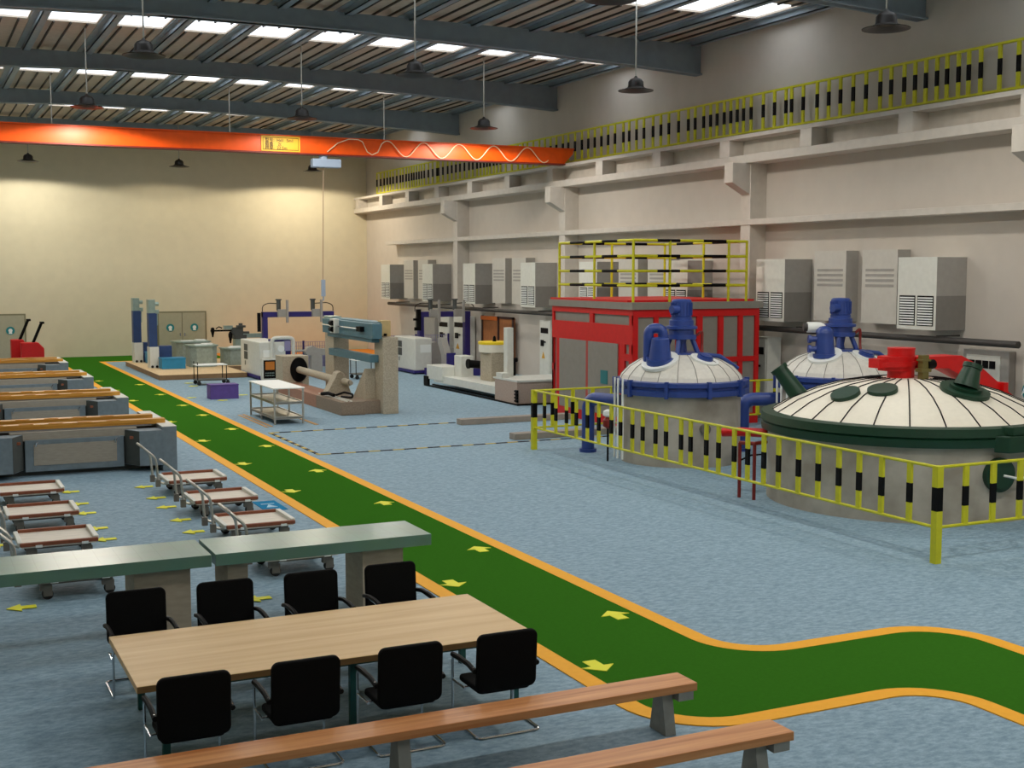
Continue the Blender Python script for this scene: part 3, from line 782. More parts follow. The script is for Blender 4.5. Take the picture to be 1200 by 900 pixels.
MB().tube([(14.87, 20.55, .75), (15.05, 20.45, .85), (15.3, 20.4, .86)], .02, 6).build('hose', M_blackp, t, smooth=True)
t = thing('floor_valve', 'small white and dark red valve beside the blue pipe left of the nearer tank', 'valve', (14.9, 25.9, 0))
MB().cyl((14.9, 25.9, 0), (14.9, 25.9, .8), .025, seg=8).build('stem', M_blackp, t)
MB().lathe([(.03, .78), (.12, .84), (.12, .98), (.05, 1.06)], 14.9, 25.9, 14).build('valve_body', M_redd, t, smooth=True)
MB().lathe([(.05, 1.05), (.12, 1.1), (.11, 1.2), (.03, 1.24)], 14.9, 25.9, 14).build('valve_head', M_whitepaint, t, smooth=True)

# yellow fence round the tanks: three straight runs
FY = [27.84,27.23,26.68,26.18,25.64,25.1,24.53,24.12,23.61,23.18,22.66,22.25,21.68,21.33,20.77,20.35,19.83,19.4,18.9,18.46,17.89,17.35,16.81,16.3,15.76,15.12]
FX, FN, FB = 14.2, 14.52, 28.42
t = thing('safety_fence', 'yellow and black banded safety fence around the three tanks', 'fence', (FX, FN, 0))
def fpost(x, y, along): 
    mb = MB(); blade(mb, x, y, .56, 1.5, .86, 1.17, .1, along); mb.build('post', [M_yellow, M_blackp], t)
for y in FY: fpost(FX, y, 'y')
for z in (.56, 1.5):
    MB().cyl((FX, FN, z), (FX, FB, z), .026, seg=8).build('rail', M_yellow, t)
    MB().cyl((FX, FN, z), (22.3, FN, z), .026, seg=8).build('rail', M_yellow, t)
    MB().cyl((FX, FB, z), (22.3, FB, z), .026, seg=8).build('rail', M_yellow, t)
xx = 14.78
while xx < 22.2: fpost(xx, FN, 'x'); fpost(xx - .05, FB, 'x'); xx += .58
for x, y in ((FX, FN), (FX, FB), (22.3, FN), (22.3, FB)):
    mb = MB()
    for a, b, m in ((0, .82, 0), (.82, 1.19, 1), (1.19, 1.52, 0)): mb.box(x-.06, x+.06, y-.06, y+.06, a, b, m)
    mb.build('corner_post', [M_yellow, M_blackp], t)

# ------------------------------------------------------------------ long grey workbenches with timber rails
def assembly_bench():
    r = thing('assembly_bench', '', 'workbench', (0, 0, 0), group='long grey benches with timber rails')
    # local: x=0 right end, y=0 near face
    D = 3.45
    mb = MB()
    mb.box(-4.3, -4.0, 0, D, 0, 1.0).build('end_cabinet', M_bgrey, r, bevel=.01, local=True)
    MB().box(-.32, 0, 0, D, 0, 1.0).build('end_cabinet', M_bgrey, r, bevel=.01, local=True)
    for s in (1, -1):
        cx = -2.15
        def X(v): return cx + s*v
        pts = [(X(1.05), .55), (X(1.33), .02), (X(1.85), -.02), (X(1.85), .55)]
        mb = MB().prism(pts, 2, .14, .93)
        mb.build('front_housing', M_bgrey if s < 0 else M_bgrey, r, local=True)
        MB().prism([(X(1.045), .55), (X(1.325), .015), (X(1.33), .03), (X(1.06), .56)], 2, .15, .92).build('angled_panel', M_bgreyd, r, local=True)
        MB().box(X(1.2)-.05, X(1.2)+.05, .2, .27, .74, .8).build('knob', M_rust, r, local=True)
    MB().box(-3.2, -1.1, .42, .52, .1, .8).build('front_panel', M_bgrey, r, bevel=.008, local=True)
    MB().box(-3.02, -1.26, .405, .42, .24, .7).build('cloth_sheet', M_panel, r, local=True)
    for x in (-2.98, -1.3): MB().tube([(x, .38, .66), (x+.02, .37, .74), (x+.05, .4, .76)], .014, 6).build('hook', M_chrome, r, local=True)
    MB().box(-3.5, -.8, .48, .62, .78, .97).build('top_fascia', M_panel, r, local=True)
    MB().box(-4.0, -.3, .62, D, .0, .9).build('bed', M_bgreyd, r, local=True)
    MB().box(-4.0, -.3, .5, 1.0, .9, .93).build('dark_slot', M_blackp, r, local=True)
    for a, b, e in ((.72, .98, -.12), (1.7, 1.98, -.24)):
        mb = MB().box(-4.3, e, a, b, 1.0, 1.11).box(-4.3, e-.1, a+.3, b+.25, 1.0, 1.05)
        k = -3.9
        while k < -1.2: mb.box(k, k+.3, a+.05, a+.15, 1.11, 1.125); k += .62
        mb.build('timber_rail', M_pine, r, local=True)
    MB().box(-.32, 0, .0, D, 1.0, 1.012).build('end_top', M_white, r, local=True)
    MB().box(-4.3, -4.0, 0, D, 1.0, 1.012).build('end_top', M_white, r, local=True)
    return r
ab = assembly_bench()
BY = [(5.4, 28.95), (5.45, 36.15), (5.48, 43.7), (5.5, 51.1)]
bl = ['nearest of the four, just behind the trolleys', 'second from the front of the four', 'third from the front of the four', 'farthest of the four, before the red trucks']
for i, (x, y) in enumerate(BY):
    lab = 'long blue-grey bench with pine rails, ' + bl[i]
    if i == 0: ab.location = (x, y, 0); ab['label'] = lab
    else: copy_tree(ab, (x, y, 0), label=lab)

# red pallet trucks by the back wall
def pallet_truck(x, y, w, h, label):
    t = thing('pallet_truck', label, 'pallet truck', (x, y, 0), group='red powered pallet trucks')
    MB().prism([(x-w/2, .06), (x+w/2, .06), (x+w/2, h*.72), (x+w*.25, h), (x-w/2, h)], 1, y, y+.7).build('body', M_red, t, bevel=.04)
    MB().cyl((x, y+.2, h*.9), (x+.45, y+.2, h+.95), .07, seg=8).box(x+.38, x+.56, y-.05, y+.45, h+.9, h+1.0).build('tiller', M_blackp, t)
    MB().box(x-w/2-.9, x-w/2, y+.05, y+.22, .06, .16).box(x-w/2-.9, x-w/2, y+.48, y+.65, .06, .16).build('forks', M_redd, t)
    for dx in (-w*.3, w*.3): MB().cyl((x+dx, y+.1, .08), (x+dx, y+.6, .08), .08, seg=12).build('wheel', M_rubber, t)
pallet_truck(4.9, 66.6, .75, 1.15, 'red pallet truck with black tiller, the left one near the back wall')
pallet_truck(5.42, 65.4, 1.05, 1.05, 'red pallet truck with black tiller, the right one near the back wall')

# ------------------------------------------------------------------ platform trolleys
def trolley():
    r = thing('platform_trolley', '', 'trolley', (0, 0, 0), group='platform trolleys with silver handles')
    W, D, Z = 1.1, 1.1, .3   # x 0..W, y 0..D
    mb = MB().box(0, W, 0, D, Z-.05, Z-.01)
    mb.build('deck', M_deck, r, local=True)
    MB().box(-.02, W+.03, -.02, .05, Z-.03, Z+.03).build('side_rail', M_rust, r, bevel=.01, local=True)
    MB().box(.02, W-.0, D-.05, D+.02, Z-.02, Z+.04).build('side_rail', M_rust, r, bevel=.01, local=True)
    MB().box(W-.03, W+.05, .06, D-.06, Z-.02, Z+.05).build('end_rail', M_white, r, bevel=.01, local=True)
    MB().box(-.05, .02, .06, D-.06, Z-.04, Z+.03).build('end_rail', M_white, r, bevel=.01, local=True)
    MB().box(.12, W-.12, .12, D-.12, Z-.1, Z-.05).build('under_frame', M_cast, r, local=True)
    for x in (.14, W-.14):
        for y in (.12, D-.12):
            c = MB().box(x-.07, x+.07, y-.05, y+.05, .13, Z-.05).box(x-.03, x+.09, y-.055, y-.04, .05, .2).box(x-.03, x+.09, y+.04, y+.055, .05, .2).build('caster_fork', M_cast, r, local=True)
            MB().cyl((x+.03, y-.035, .075), (x+.03, y+.035, .075), .075, seg=16).build('wheel', M_rubber, c, smooth=True, local=True)
    for x in (.2, W-.22): MB().box(x, x+.1, -.03, -.018, Z-.05, Z-.01).build('label_tab', M_whitepaint, r, local=True)
    y0, y1 = .2, .85
    pth = [(-.02, y0, Z-.06), (-.2, y0, Z-.02), (-.24, y0, .78), (-.5, y0, 1.02), (-.5, y1, 1.02), (-.24, y1, .78), (-.2, y1, Z-.02), (-.02, y1, Z-.06)]
    MB().tube(fillet(pth, .09, 5), .024, 8).build('push_handle', M_alu, r, smooth=True, local=True)
    for y in (y0, y1): MB().box(-.25, -.16, y-.04, y+.04, Z-.1, Z+.04).build('handle_bracket', M_cast, r, local=True)
    return r
tr = trolley()
TP = [(4.6, 25.45, 'right row, farthest from the counter'), (4.62, 23.0, 'right row, second from the bench'), (4.62, 20.5, 'right row, beside the blue floor square'), (4.6, 18.0, 'right row, half hidden behind the green counter'),
      (1.46, 25.45, 'left row, farthest from the counter'), (1.44, 22.95, 'left row, second from the bench'), (1.44, 20.5, 'left row, third from the bench'), (1.42, 18.05, 'left row, half hidden behind the green counter')]
for i, (x, y, s) in enumerate(TP):
    lab = 'low platform trolley with brown rails, ' + s
    if i == 0: tr.location = (x, y, 0); tr['label'] = lab
    else: copy_tree(tr, (x, y, 0), label=lab)

# ------------------------------------------------------------------ green stone counter
def counter(x0, x1, pillars, label):
    t = thing('stone_counter', label, 'counter', ((x0+x1)/2, 16, 0), group='green topped counter sections')
    MB().box(x0, x1, 15.5, 16.5, .85, 1.0).build('counter_top', M_counter, t, bevel=.006)
    for a, b in pillars:
        MB().box(a, b, 15.62, 16.35, 0, .85).build('pillar', M_pillar, t, bevel=.004)
counter(-2.2, 3.28, [(2.36, 3.04), (-1.9, -1.2)], 'long green stone counter section on beige pillars, left of the joint')
counter(3.33, 6.21, [(3.5, 3.76), (5.28, 5.85)], 'green stone counter section on beige pillars, right of the joint by the walkway')

# ------------------------------------------------------------------ meeting table
t = thing('meeting_table', 'long pale oak meeting table on dark teal legs with eight chairs', 'table', (3.76, 12.39, 0))
MB().box(1.74, 5.77, 11.52, 13.28, .685, .75).build('table_top', M_oak, t, bevel=.004)
MB().box(1.742, 5.768, 11.517, 11.52, .687, .746).build('edge_band', M_oakedge, t)
for x in (2.02, 3.84, 5.62):
    for y in (11.7, 13.1):
        MB().box(x-.035, x+.035, y-.035, y+.035, 0, .7).build('leg', M_teal, t, bevel=.004)
MB().box(2.02, 5.62, 11.68, 11.72, .62, .7).box(2.02, 5.62, 13.08, 13.12, .62, .7).box(2.0, 2.04, 11.7, 13.1, .62, .7).box(5.6, 5.64, 11.7, 13.1, .62, .7).build('under_frame', M_teal, t)

def rrect(w, h, r, n=5):
    out = []
    for cx, cz, a0 in ((w/2-r, h-r, 0), (-w/2+r, h-r, 90), (-w/2+r, r, 180), (w/2-r, r, 270)):
        for k in range(n+1):
            a = math.radians(a0 + 90*k/n); out.append((cx + r*math.cos(a), cz + r*math.sin(a)))
    return out
def office_chair():
    r = thing('visitor_chair', '', 'chair', (0, 0, 0), group='black cantilever chairs around the meeting table')
    # faces +Y; origin on the floor under the seat centre
    W = .62
    mb = MB().prism(rrect(W+.02, .58, .07), 1, -.03, .03)
    m = Matrix.Translation((0, -.27, .44)) @ Matrix.Rotation(math.radians(4), 4, 'X')
    mb.xf(m); mb.build('backrest', M_fabric, r, bevel=.018, local=True, seg=3)
    mb = MB().prism(rrect(W-.06, .54, .06), 2, .41, .47); mb.xf(Matrix.Translation((0, -.27, 0)))
    mb.build('seat', M_fabric, r, bevel=.02, local=True, seg=3)
    pth = []
    for s in (-1, 1):
        x = s*.335
        side = [(x, -.36, .014), (x, .27, .014), (x, .27, .66), (x, -.26, .68)]
        pth.append(side)
    full = pth[0][::-1] + pth[1]
    full = [full[0], full[1], full[2], full[3], full[4], full[5], full[6], full[7]]
    MB().tube(fillet(full, .06, 5), .0135, 8).cyl((-.335, .0, .42), (.335, .0, .42), .012, seg=8).cyl((-.335,-.05,.42),(-.335,.27,.42),.012,seg=8).cyl((.335,-.05,.42),(.335,.27,.42),.012,seg=8).build('frame', M_chrome, r, smooth=True, local=True)
    for s in (-1, 1):
        x = s*.335
        MB().tube([(x, .27, .68), (x, .1, .695), (x, -.12, .69), (x, -.29, .66)], .026, 8).build('armrest', M_armrest, r, smooth=True, local=True)
    return r
ch = office_chair()
CH = [(2.12, 11.15, 0, 'near side, leftmost'), (3.12, 11.15, 0, 'near side, second from the left'), (4.13, 11.15, 0, 'near side, third from the left'), (5.13, 11.15, 0, 'near side, rightmost'),
      (2.14, 13.76, PI, 'far side, leftmost'), (3.12, 13.76, PI, 'far side, second from the left'), (4.12, 13.76, PI, 'far side, third from the left'), (5.1, 13.76, PI, 'far side, rightmost')]
for i, (x, y, rz, s) in enumerate(CH):
    lab = 'black fabric cantilever chair at the oak table, ' + s
    if i == 0: ch.location = (x, y, 0); ch['label'] = lab
    else: copy_tree(ch, (x, y, 0), rz, label=lab)

# ------------------------------------------------------------------ foreground benches
def plank_bench(y0, y1, xr, label):
    t = thing('plank_bench', label, 'bench', (3.5, (y0+y1)/2, 0), group='long orange-brown plank benches')
    MB().box(.2, xr, y0, y1, .42, .5).build('seat_plank', M_bench, t, bevel=.006)
    ym = (y0+y1)/2
    for x in (xr-.28, xr-3.02, xr-5.7):
        MB().prism([(ym-.15, 0), (ym+.15, 0), (ym+.07, .42), (ym-.07, .42)], 0, x-.06, x+.06).build('leg', M_benchleg, t, bevel=.004)
    MB().box(xr-.2, xr-.03, y0+.02, y1-.05, .33, .42).build('bracket', M_benchleg, t)
plank_bench(10.07, 10.43, 6.82, 'long orange-brown plank bench, the one next to the chairs')
plank_bench(8.6, 8.95, 6.84, 'orange-brown plank bench in the bottom right foreground, nearest the viewer')

# ------------------------------------------------------------------ machines: platform group on the left
PLAT = [(9.3, 53.3), (12.95, 53.3), (12.95, 57.2), (14.95, 57.2), (14.95, 62.3), (9.3, 62.3)]
t = tag(MB().prism(PLAT, 2, 0, .2, 1).prism(PLAT, 2, .2, .215, 0).build('wooden_platform', [M_tanwood, M_brownwood], bevel=.01),
        'low tan wooden platform carrying the blue towers and grey tables', 'platform')
PZ = .215
def tower(x, y, label):
    t = thing('column_machine', label, 'machine', (x, y, PZ), group='tall slim blue column machines')
    MB().box(x, x+.4, y, y+.7, PZ, 1.15).build('base_cabinet', M_white, t, bevel=.01)
    MB().box(x, x+.36, y+.1, y+.6, 1.15, 2.65).build('blue_column', M_navy, t, bevel=.01)
    MB().box(x, x+.3, y+.1, y+.6, 2.65, 3.25).cyl((x+.3, y+.3, 3.05), (x+.48, y+.3, 3.05), .09, seg=12).box(x+.3, x+.46, y+.1, y+.4, 2.62, 2.8).box(x+.36, x+.42, y+.2, y+.4, 2.1, 2.65).build('head', M_silvergreen, t, bevel=.01)
    for dx in (.1, .3): MB().cyl((x+dx, y-.02, PZ+.06), (x+dx, y+.05, PZ+.06), .06, seg=10).build('foot_wheel', M_rubber, t)
tower(9.62, 57.4, 'slim blue column machine with silver head, the nearer of two on the platform')
tower(9.55, 61.2, 'slim blue column machine with silver head, the farther of two on the platform')
tag(MB().box(10.05, 10.62, 57.6, 58.1, PZ, 1.18).build('blue_cabinet', M_navy, bevel=.01), 'navy blue cabinet beside the nearer blue column', 'cabinet')
tag(MB().box(10.0, 10.35, 61.3, 61.75, PZ, 1.15).build('blue_cabinet', M_navy, bevel=.01), 'navy blue cabinet beside the farther blue column', 'cabinet')
def crate(x0, x1, y0, y1, z1, label):
    mb = MB().box(x0, x1, y0, y1, PZ, z1-.03).box(x0-.02, x1+.02, y0-.02, y1+.02, z1-.06, z1)
    tag(mb.build('storage_crate', M_cyan, bevel=.01), label, 'crate')
crate(9.98, 11.0, 56.5, 57.3, .7, 'cyan blue lidded crate in front of the nearer blue column')
crate(10.0, 10.3, 60.3, 61.0, .75, 'small cyan blue crate in front of the farther blue column')
# grey round-cornered tables
def stone_table(x0, x1, y0, y1, zt, label):
    t = thing('work_table', label, 'table', ((x0+x1)/2, (y0+y1)/2, PZ), group='grey work tables on the platform')
    mb = MB().prism([(x0, y0+.25), (x0+.25, y0), (x1-.25, y0), (x1, y0+.25), (x1, y1), (x0, y1)], 2, PZ, zt-.06); mb.build('cabinet_body', M_lock, t)
    MB().prism([(x0-.06, y0+.2), (x0+.2, y0-.06), (x1-.2, y0-.06), (x1+.06, y0+.2), (x1+.06, y1+.04), (x0-.06, y1+.04)], 2, zt-.06, zt).build('table_top', M_silvergreen, t)
    MB().box(x0+.2, x0+.75, y0+.1, y0+.35, zt, zt+.05).box(x1-.6, x1-.15, y0+.4, y0+.8, zt, zt+.06).build('white_tray', M_whitepaint, t)
stone_table(11.35, 12.55, 57.0, 58.2, 1.2, 'grey table with cut corners and white trays, nearer one on the wooden platform')
stone_table(11.2, 12.75, 59.4, 60.8, 1.25, 'grey table with cut corners, farther one on the wooden platform')
stone_table(13.0, 14.0, 57.6, 58.6, 1.0, 'small pale work table on the platform below the drill arm')
# radial arm machine
t = thing('arm_machine', 'grey column machine with long dark horizontal arm on the platform', 'machine', (14.45, 60.9, PZ))
MB().box(14.2, 14.7, 60.7, 61.2, PZ, 1.25).build('column', M_silvergreen, t, bevel=.01)
mb = MB().box(14.15, 14.75, 60.65, 61.1, 1.25, 1.45).box(14.05, 14.6, 60.7, 61.0, 1.45, 1.8).box(14.3, 14.7, 60.6, 60.9, 1.8, 1.9).cyl((14.5, 60.8, 1.7), (14.5, 60.8, 2.0), .1, seg=10).box(14.6, 14.9, 60.7, 60.9, 1.5, 1.6)
mb.build('head', M_bgreyd, t)
MB().box(13.05, 14.3, 60.75, 60.85, 1.62, 1.7).build('arm', M_blackp, t)
MB().lathe([(.03, 1.35), (.06, 1.5), (.09, 1.62), (.09, 1.78), (.04, 1.82)], 13.15, 60.8, 12).tube([(13.3, 60.8, 1.75), (13.45, 60.8, 1.85), (13.6, 60.8, 1.78)], .03, 6).build('spindle', M_blackp, t)
MB().lathe([(.03, 1.05), (.07, 1.25), (.1, 1.4), (.1, 1.5), (.04, 1.62)], 13.95, 60.6, 12).build('spindle', M_blackp, t)
MB().box(13.7, 14.1, 60.7, 61.0, 1.72, 1.9).build('motor_box', M_silvergreen, t)
MB().box(14.6, 15.6, 60.7, 61.0, 1.3, 1.5).box(15.5, 15.75, 60.7, 61.0, 1.2, 1.5).build('drive_box', M_silvergreen, t)

# small black tube trolleys
def tube_trolley(x0, x1, y0, y1, label):
    t = thing('tube_trolley', label, 'trolley', ((x0+x1)/2, (y0+y1)/2, 0), group='black tube trolleys with white shelf')
    MB().box(x0, x1, y0, y1, .78, .81).build('top_shelf', M_whitepaint, t, bevel=.005)
    MB().box(x0, x1, y0, y1, .18, .22).build('lower_shelf', M_bgreyd, t, bevel=.005)
    for x in (x0+.04, x1-.04):
        for y in (y0+.04, y1-.04):
            MB().cyl((x, y, .2), (x, y, .92 if x < (x0+x1)/2 else .8), .018, seg=8).build('leg', M_blackp, t)
            MB().cyl((x+.05, y-.03, .08), (x+.05, y+.03, .08), .08, seg=12).box(x, x+.1, y-.02, y+.02, .1, .2).build('caster', M_rubber, t)
tube_trolley(10.2, 11.42, 50.2, 51.0, 'black tube trolley with white top beside the violet box')
tube_trolley(16.75, 17.75, 50.2, 51.0, 'black tube trolley seen through the stone gantry')
tag(MB().box(9.5, 10.5, 44.5, 45.1, 0, .48).box(9.49, 10.51, 44.49, 45.11, .48, .52).build('storage_box', M_violet, bevel=.01), 'plain violet box standing on the blue floor', 'box')

# steel rack table
t = thing('steel_rack', 'three-level steel rack table with white top by the walkway', 'rack', (10.05, 37.8, 0))
rx0, rx1, ry0, ry1 = 9.6, 10.5, 36.3, 39.2
MB().box(rx0-.03, rx1+.03, ry0-.03, ry1+.03, 1.05, 1.08).build('rack_top', M_whitepaint, t, bevel=.004)
for z in (.62, .18):
    mb = MB().box(rx0, rx1, ry0, ry1, z, z+.02).box(rx0, rx0+.03, ry0, ry1, z-.03, z+.05).box(rx1-.03, rx1, ry0, ry1, z-.03, z+.05).box(rx0, rx1, ry0, ry0+.03, z-.03, z+.05).box(rx0, rx1, ry1-.03, ry1, z-.03, z+.05)
    mb.build('shelf', M_alu, t)
for x in (rx0+.02, rx1-.02):
    for y in (ry0+.02, (ry0+ry1)/2+.1, ry1-.02): MB().box(x-.025, x+.025, y-.025, y+.025, 0, 1.05).build('leg', M_alu, t)

# white enclosed machine with amber screen
def white_cabinet(x, y, label, ln=3.3, w=1.1):
    t = thing('compressor_cabinet', label, 'machine', (x+w/2, y+ln/2, 0), group='white enclosed cabinets on blue skids')
    MB().prism([(x, .16), (x+w, .16), (x+w, 1.58), (x, 1.58)], 1, y, y+ln).build('casing', M_white, t, bevel=.04)
    MB().box(x-.05, x+w+.02, y-.02, y+ln+.05, .06, .17).box(x, x+.1, y+.2, y+.3, 0, .08).box(x, x+.1, y+ln-.3, y+ln-.2, 0, .08).build('skid', M_purple, t)
    MB().box(x-.012, x, y+ln*.62, y+ln*.8, .75, 1.08).box(x-.012, x, y+ln*.62, y+ln*.8, 1.12, 1.4).build('vent_window', M_bgreyd, t)
    MB().cyl((x-.01, y+ln*.74, .5), (x-.01, y+ln*.74, .68), .02, seg=6).build('latch', M_bgreyd, t)
    return t
t = white_cabinet(13.05, 51.5, 'white enclosed machine with amber screen on a blue skid')
MB().box(13.2, 13.6, 51.485, 51.5, .95, 1.25).build('data_plate', M_whitepaint, t)
k = MB().box(13.07, 13.72, 51.2, 51.5, .05, .9).build('console', M_white, t, bevel=.01)
MB().box(13.13, 13.66, 51.18, 51.2, .1, .85).build('console_face', M_blackp, k)
MB().box(13.2, 13.58, 51.17, 51.18, .45, .79).build('screen', M_orangeglass, k)
mb = MB()
for r in range(2):
    for q in range(7): mb.box(13.2+q*.055, 13.23+q*.055, 51.17, 51.18, .2+r*.1, .24+r*.1)
mb.build('keys', M_silvergreen, k)
# arch
a = MB()
out = fillet([(13.55, 51.4, .9), (13.55, 51.4, 1.75), (14.45, 51.4, 1.75), (14.45, 51.4, .9)], .2, 6)
a.tube(out, .08, 10); a.build('hood_frame', M_white, t, smooth=True)
MB().box(13.6, 14.4, 51.6, 52.2, .1, 1.68).build('inner_housing', M_purple, t)
MB().box(14.1, 14.35, 51.45, 51.6, 1.2, 1.62).build('inner_panel', M_lav, t)
MB().cyl((13.95, 51.45, 1.3), (13.95, 51.6, 1.3), .14, seg=14).build('chuck', M_whitepaint, t)
tw = white_cabinet(19.95, 51.6, 'white enclosed cabinet on a blue skid right of the stone gantry', 2.6, .8)
MB().box(20.2, 20.7, 51.585, 51.6, .95, 1.3).build('data_plate', M_whitepaint, tw)

# stone boring machine with gantry
t = thing('stone_gantry_lathe', 'large beige stone machine with spindle shaft, bed and teal crossbeam', 'machine', (13, 41, 0))
MB().box(12.3, 13.28, 45.2, 46.2, 0, 1.4).build('headstock', M_granite, t, bevel=.01)
MB().lathe([(.44, 0), (.46, .03), (.44, .07), (.1, .08)], seg=32, sx=.72).xf(Matrix.Translation((12.9, 45.2, .9)) @ Matrix.Rotation(PI/2, 4, 'X')).build('face_plate', M_blackp, t, smooth=True)
MB().cyl((12.9, 45.12, .9), (12.86, 40.6, .88), .125, .135, seg=20).build('shaft', M_granite, t, smooth=True)
MB().box(12.1, 12.95, 40.4, 45.2, 0, .42).build('rear_bed', M_pink, t, bevel=.01)
MB().box(12.1, 12.9, 37.72, 40.4, 0, .42).box(12.1, 12.8, 37.7, 37.72, .02, .36).build('front_bed', M_granited, t, bevel=.01)
for x in (12.3, 12.45): MB().box(x, x+.05, 37.8, 40.8, .42, .45).build('slide_rail', M_white, t)
mb = MB().prism([(12.35, .42), (13.25, .42), (13.02, 1.02), (12.98, 1.15), (12.88, 1.2), (12.76, 1.15), (12.7, 1.02)], 1, 40.1, 40.6)
mb.build('tailstock', M_granite, t, bevel=.02)
MB().cyl((12.98, 40.1, .86), (13.05, 39.7, .84), .12, .1, seg=16).cyl((13.05, 39.7, .84), (13.06, 39.6, .84), .07, seg=12, m=1).build('tailstock_quill', [M_granite, M_chrome], t, smooth=True)
MB().tube([(12.15, 39.9, .5), (12.25, 39.5, .55), (12.35, 39.2, .5)], .06, 8).tube(fillet([(12.45, 39.3, .5), (12.6, 38.9, .62), (12.75, 38.5, .58), (12.7, 38.4, .48), (12.5, 38.9, .48)], .08), .035, 8).build('hand_wheel', M_blackp, t, smooth=True)
MB().box(12.9, 13.5, 37.85, 39.2, 0, .42).build('column_foot', M_granited, t, bevel=.01)
MB().box(13.44, 13.95, 37.55, 38.35, 0, 2.42).build('near_column', M_granite, t, bevel=.01)
MB().prism([(38.3, .42), (39.5, .42), (38.35, 1.4)], 0, 13.1, 13.44).build('buttress', M_granite, t)
MB().box(13.3, 13.85, 42.2, 43.2, 0, 2.55).build('far_column', M_granite, t, bevel=.01)
MB().box(13.1, 13.5, 38.3, 42.4, .05, .3).build('floor_tie', M_granited, t)
b = MB().box(13.12, 13.44, 37.6, 42.9, 2.38, 2.86).box(13.2, 13.6, 37.9, 42.6, 2.25, 2.4).box(13.3, 13.8, 37.9, 42.2, 2.55, 2.9).build('crossbeam', M_tealbeam, t, bevel=.01)
c_ = MB().box(12.95, 13.12, 41.0, 41.5, 2.42, 2.9).build('carriage', M_white, b, bevel=.01)
MB().cyl((12.93, 41.35, 2.76), (12.93, 41.1, 2.76), .09, seg=10).cyl((12.93, 41.35, 2.55), (12.93, 41.1, 2.55), .09, seg=10).build('carriage_knob', M_blackp, b)
MB().cyl((13.03, 42.6, 2.66), (13.03, 38.8, 2.66), .03, seg=8).build('feed_rod', M_chrome, b)
MB().box(12.98, 13.12, 38.4, 38.8, 2.58, 2.74).build('rod_end', M_blackp, b)
MB().box(13.15, 13.44, 37.95, 42.3, 1.62, 1.85).build('lower_beam', M_tealbeam, t, bevel=.01)
tp = MB().box(13.2, 13.6, 42.2, 43.0, 2.86, 2.95).build('top_cap', M_silvergreen, t)
k = MB().box(13.5, 13.8, 37.8, 38.2, 2.45, 2.95).build('top_box', mat('beige_box', '#c2ab78', .6, noise=.1), t, bevel=.01)
MB().cyl((13.6, 37.75, 2.46), (13.6, 37.75, 2.54), .05, seg=10).build('knob', M_blackp, t)

# purple portals
def portal(x0, x1, y, label, cable=True):
    t = thing('portal_frame', label, 'machine', ((x0+x1)/2, y, 0), group='purple gantry portals with two drill heads')
    MB().box(x0, x0+.22, y, y+.3, 0, 2.68).build('post', M_purple, t, bevel=.01)
    MB().box(x1-.26, x1, y, y+.3, 0, 2.68).build('post', M_purple, t, bevel=.01)
    MB().box(x0, x1, y-.02, y+.32, 2.44, 2.68).build('beam', M_purple, t, bevel=.01)
    for u in (.25, .73):
        x = x0 + (x1-x0)*u
        h = MB().box(x-.18, x+.2, y-.25, y-.02, 2.45, 2.8).build('drill_head', M_whited, t, bevel=.01)
        MB().cyl((x-.12, y-.05, 2.75), (x-.12, y-.05, 3.25), .1, seg=10).cyl((x-.12, y-.05, 3.2), (x-.12, y-.05, 3.26), .14, seg=10).build('motor', M_bgreyd, h)
        MB().box(x+.16, x+.26, y-.35, y-.25, 2.2, 3.22).build('vertical_slide', M_whited, h)
        if cable:
            s = -1 if u < .5 else 1
            MB().tube(fillet([(x-.05, y, 3.05), (x+s*.6, y, 3.08), (x+s*.85, y, 2.95), (x+s*.85, y, 2.7)], .25, 6), .02, 6).build('cable', M_blackp, h, smooth=True)
    return t
p1 = portal(14.37, 17.68, 56.0, 'purple portal frame with two drill heads behind the white machine')
MB().box(14.1, 14.25, 55.9, 55.98, 1.8, 2.65).build('cable_chain', M_blackp, p1)
p2 = portal(20.8, 23.3, 53.2, 'purple portal frame with two drill heads in front of the electrical cabinets')
MB().box(20.62, 20.8, 53.0, 53.2, 1.85, 2.8).box(20.45, 20.65, 53.0, 53.1, 2.3, 2.4).box(20.5, 20.65, 53.0, 53.1, 1.85, 2.0).build('cable_chain', M_blackp, p2)

# mesh guard fences
def mesh_fence(p, q, h, label, posts=4):
    p, q = Vector((*p, 0)), Vector((*q, 0)); d = q-p
    t = thing('mesh_guard', label, 'fence', (p+q)/2, group='lavender wire mesh guards')
    mb = MB(); n = int(d.length/.11)
    for k in range(n+1):
        a = p + d*(k/n); mb.cyl(a+Vector((0,0,.1)), a+Vector((0,0,h)), .014, seg=4)
    for k in range(7):
        z = .1 + (h-.1)*k/6; mb.cyl(p+Vector((0,0,z)), q+Vector((0,0,z)), .014, seg=4)
    mb.build('wire_mesh', M_lav, t)
    MB().add([p+Vector((0,.03,.1)), q+Vector((0,.03,.1)), q+Vector((0,.03,h*.55)), p+Vector((0,.03,h*.55)), p+Vector((0,.05,.1)), q+Vector((0,.05,.1)), q+Vector((0,.05,h*.55)), p+Vector((0,.05,h*.55))],
             [(0,1,2,3),(7,6,5,4),(0,4,5,1),(3,2,6,7),(0,3,7,4),(1,5,6,2)]).build('lower_sheet', mat('lavender_sheet', '#a5a1c4', .6), t)
    for k in range(posts):
        a = p + d*(k/(posts-1)); MB().box(a.x-.04, a.x+.04, a.y-.04, a.y+.04, 0, h+.06).build('post', M_purple, t)
mesh_fence((15.0, 56.8), (17.9, 56.8), 1.25, 'lavender wire mesh guard behind the stone headstock', 3)
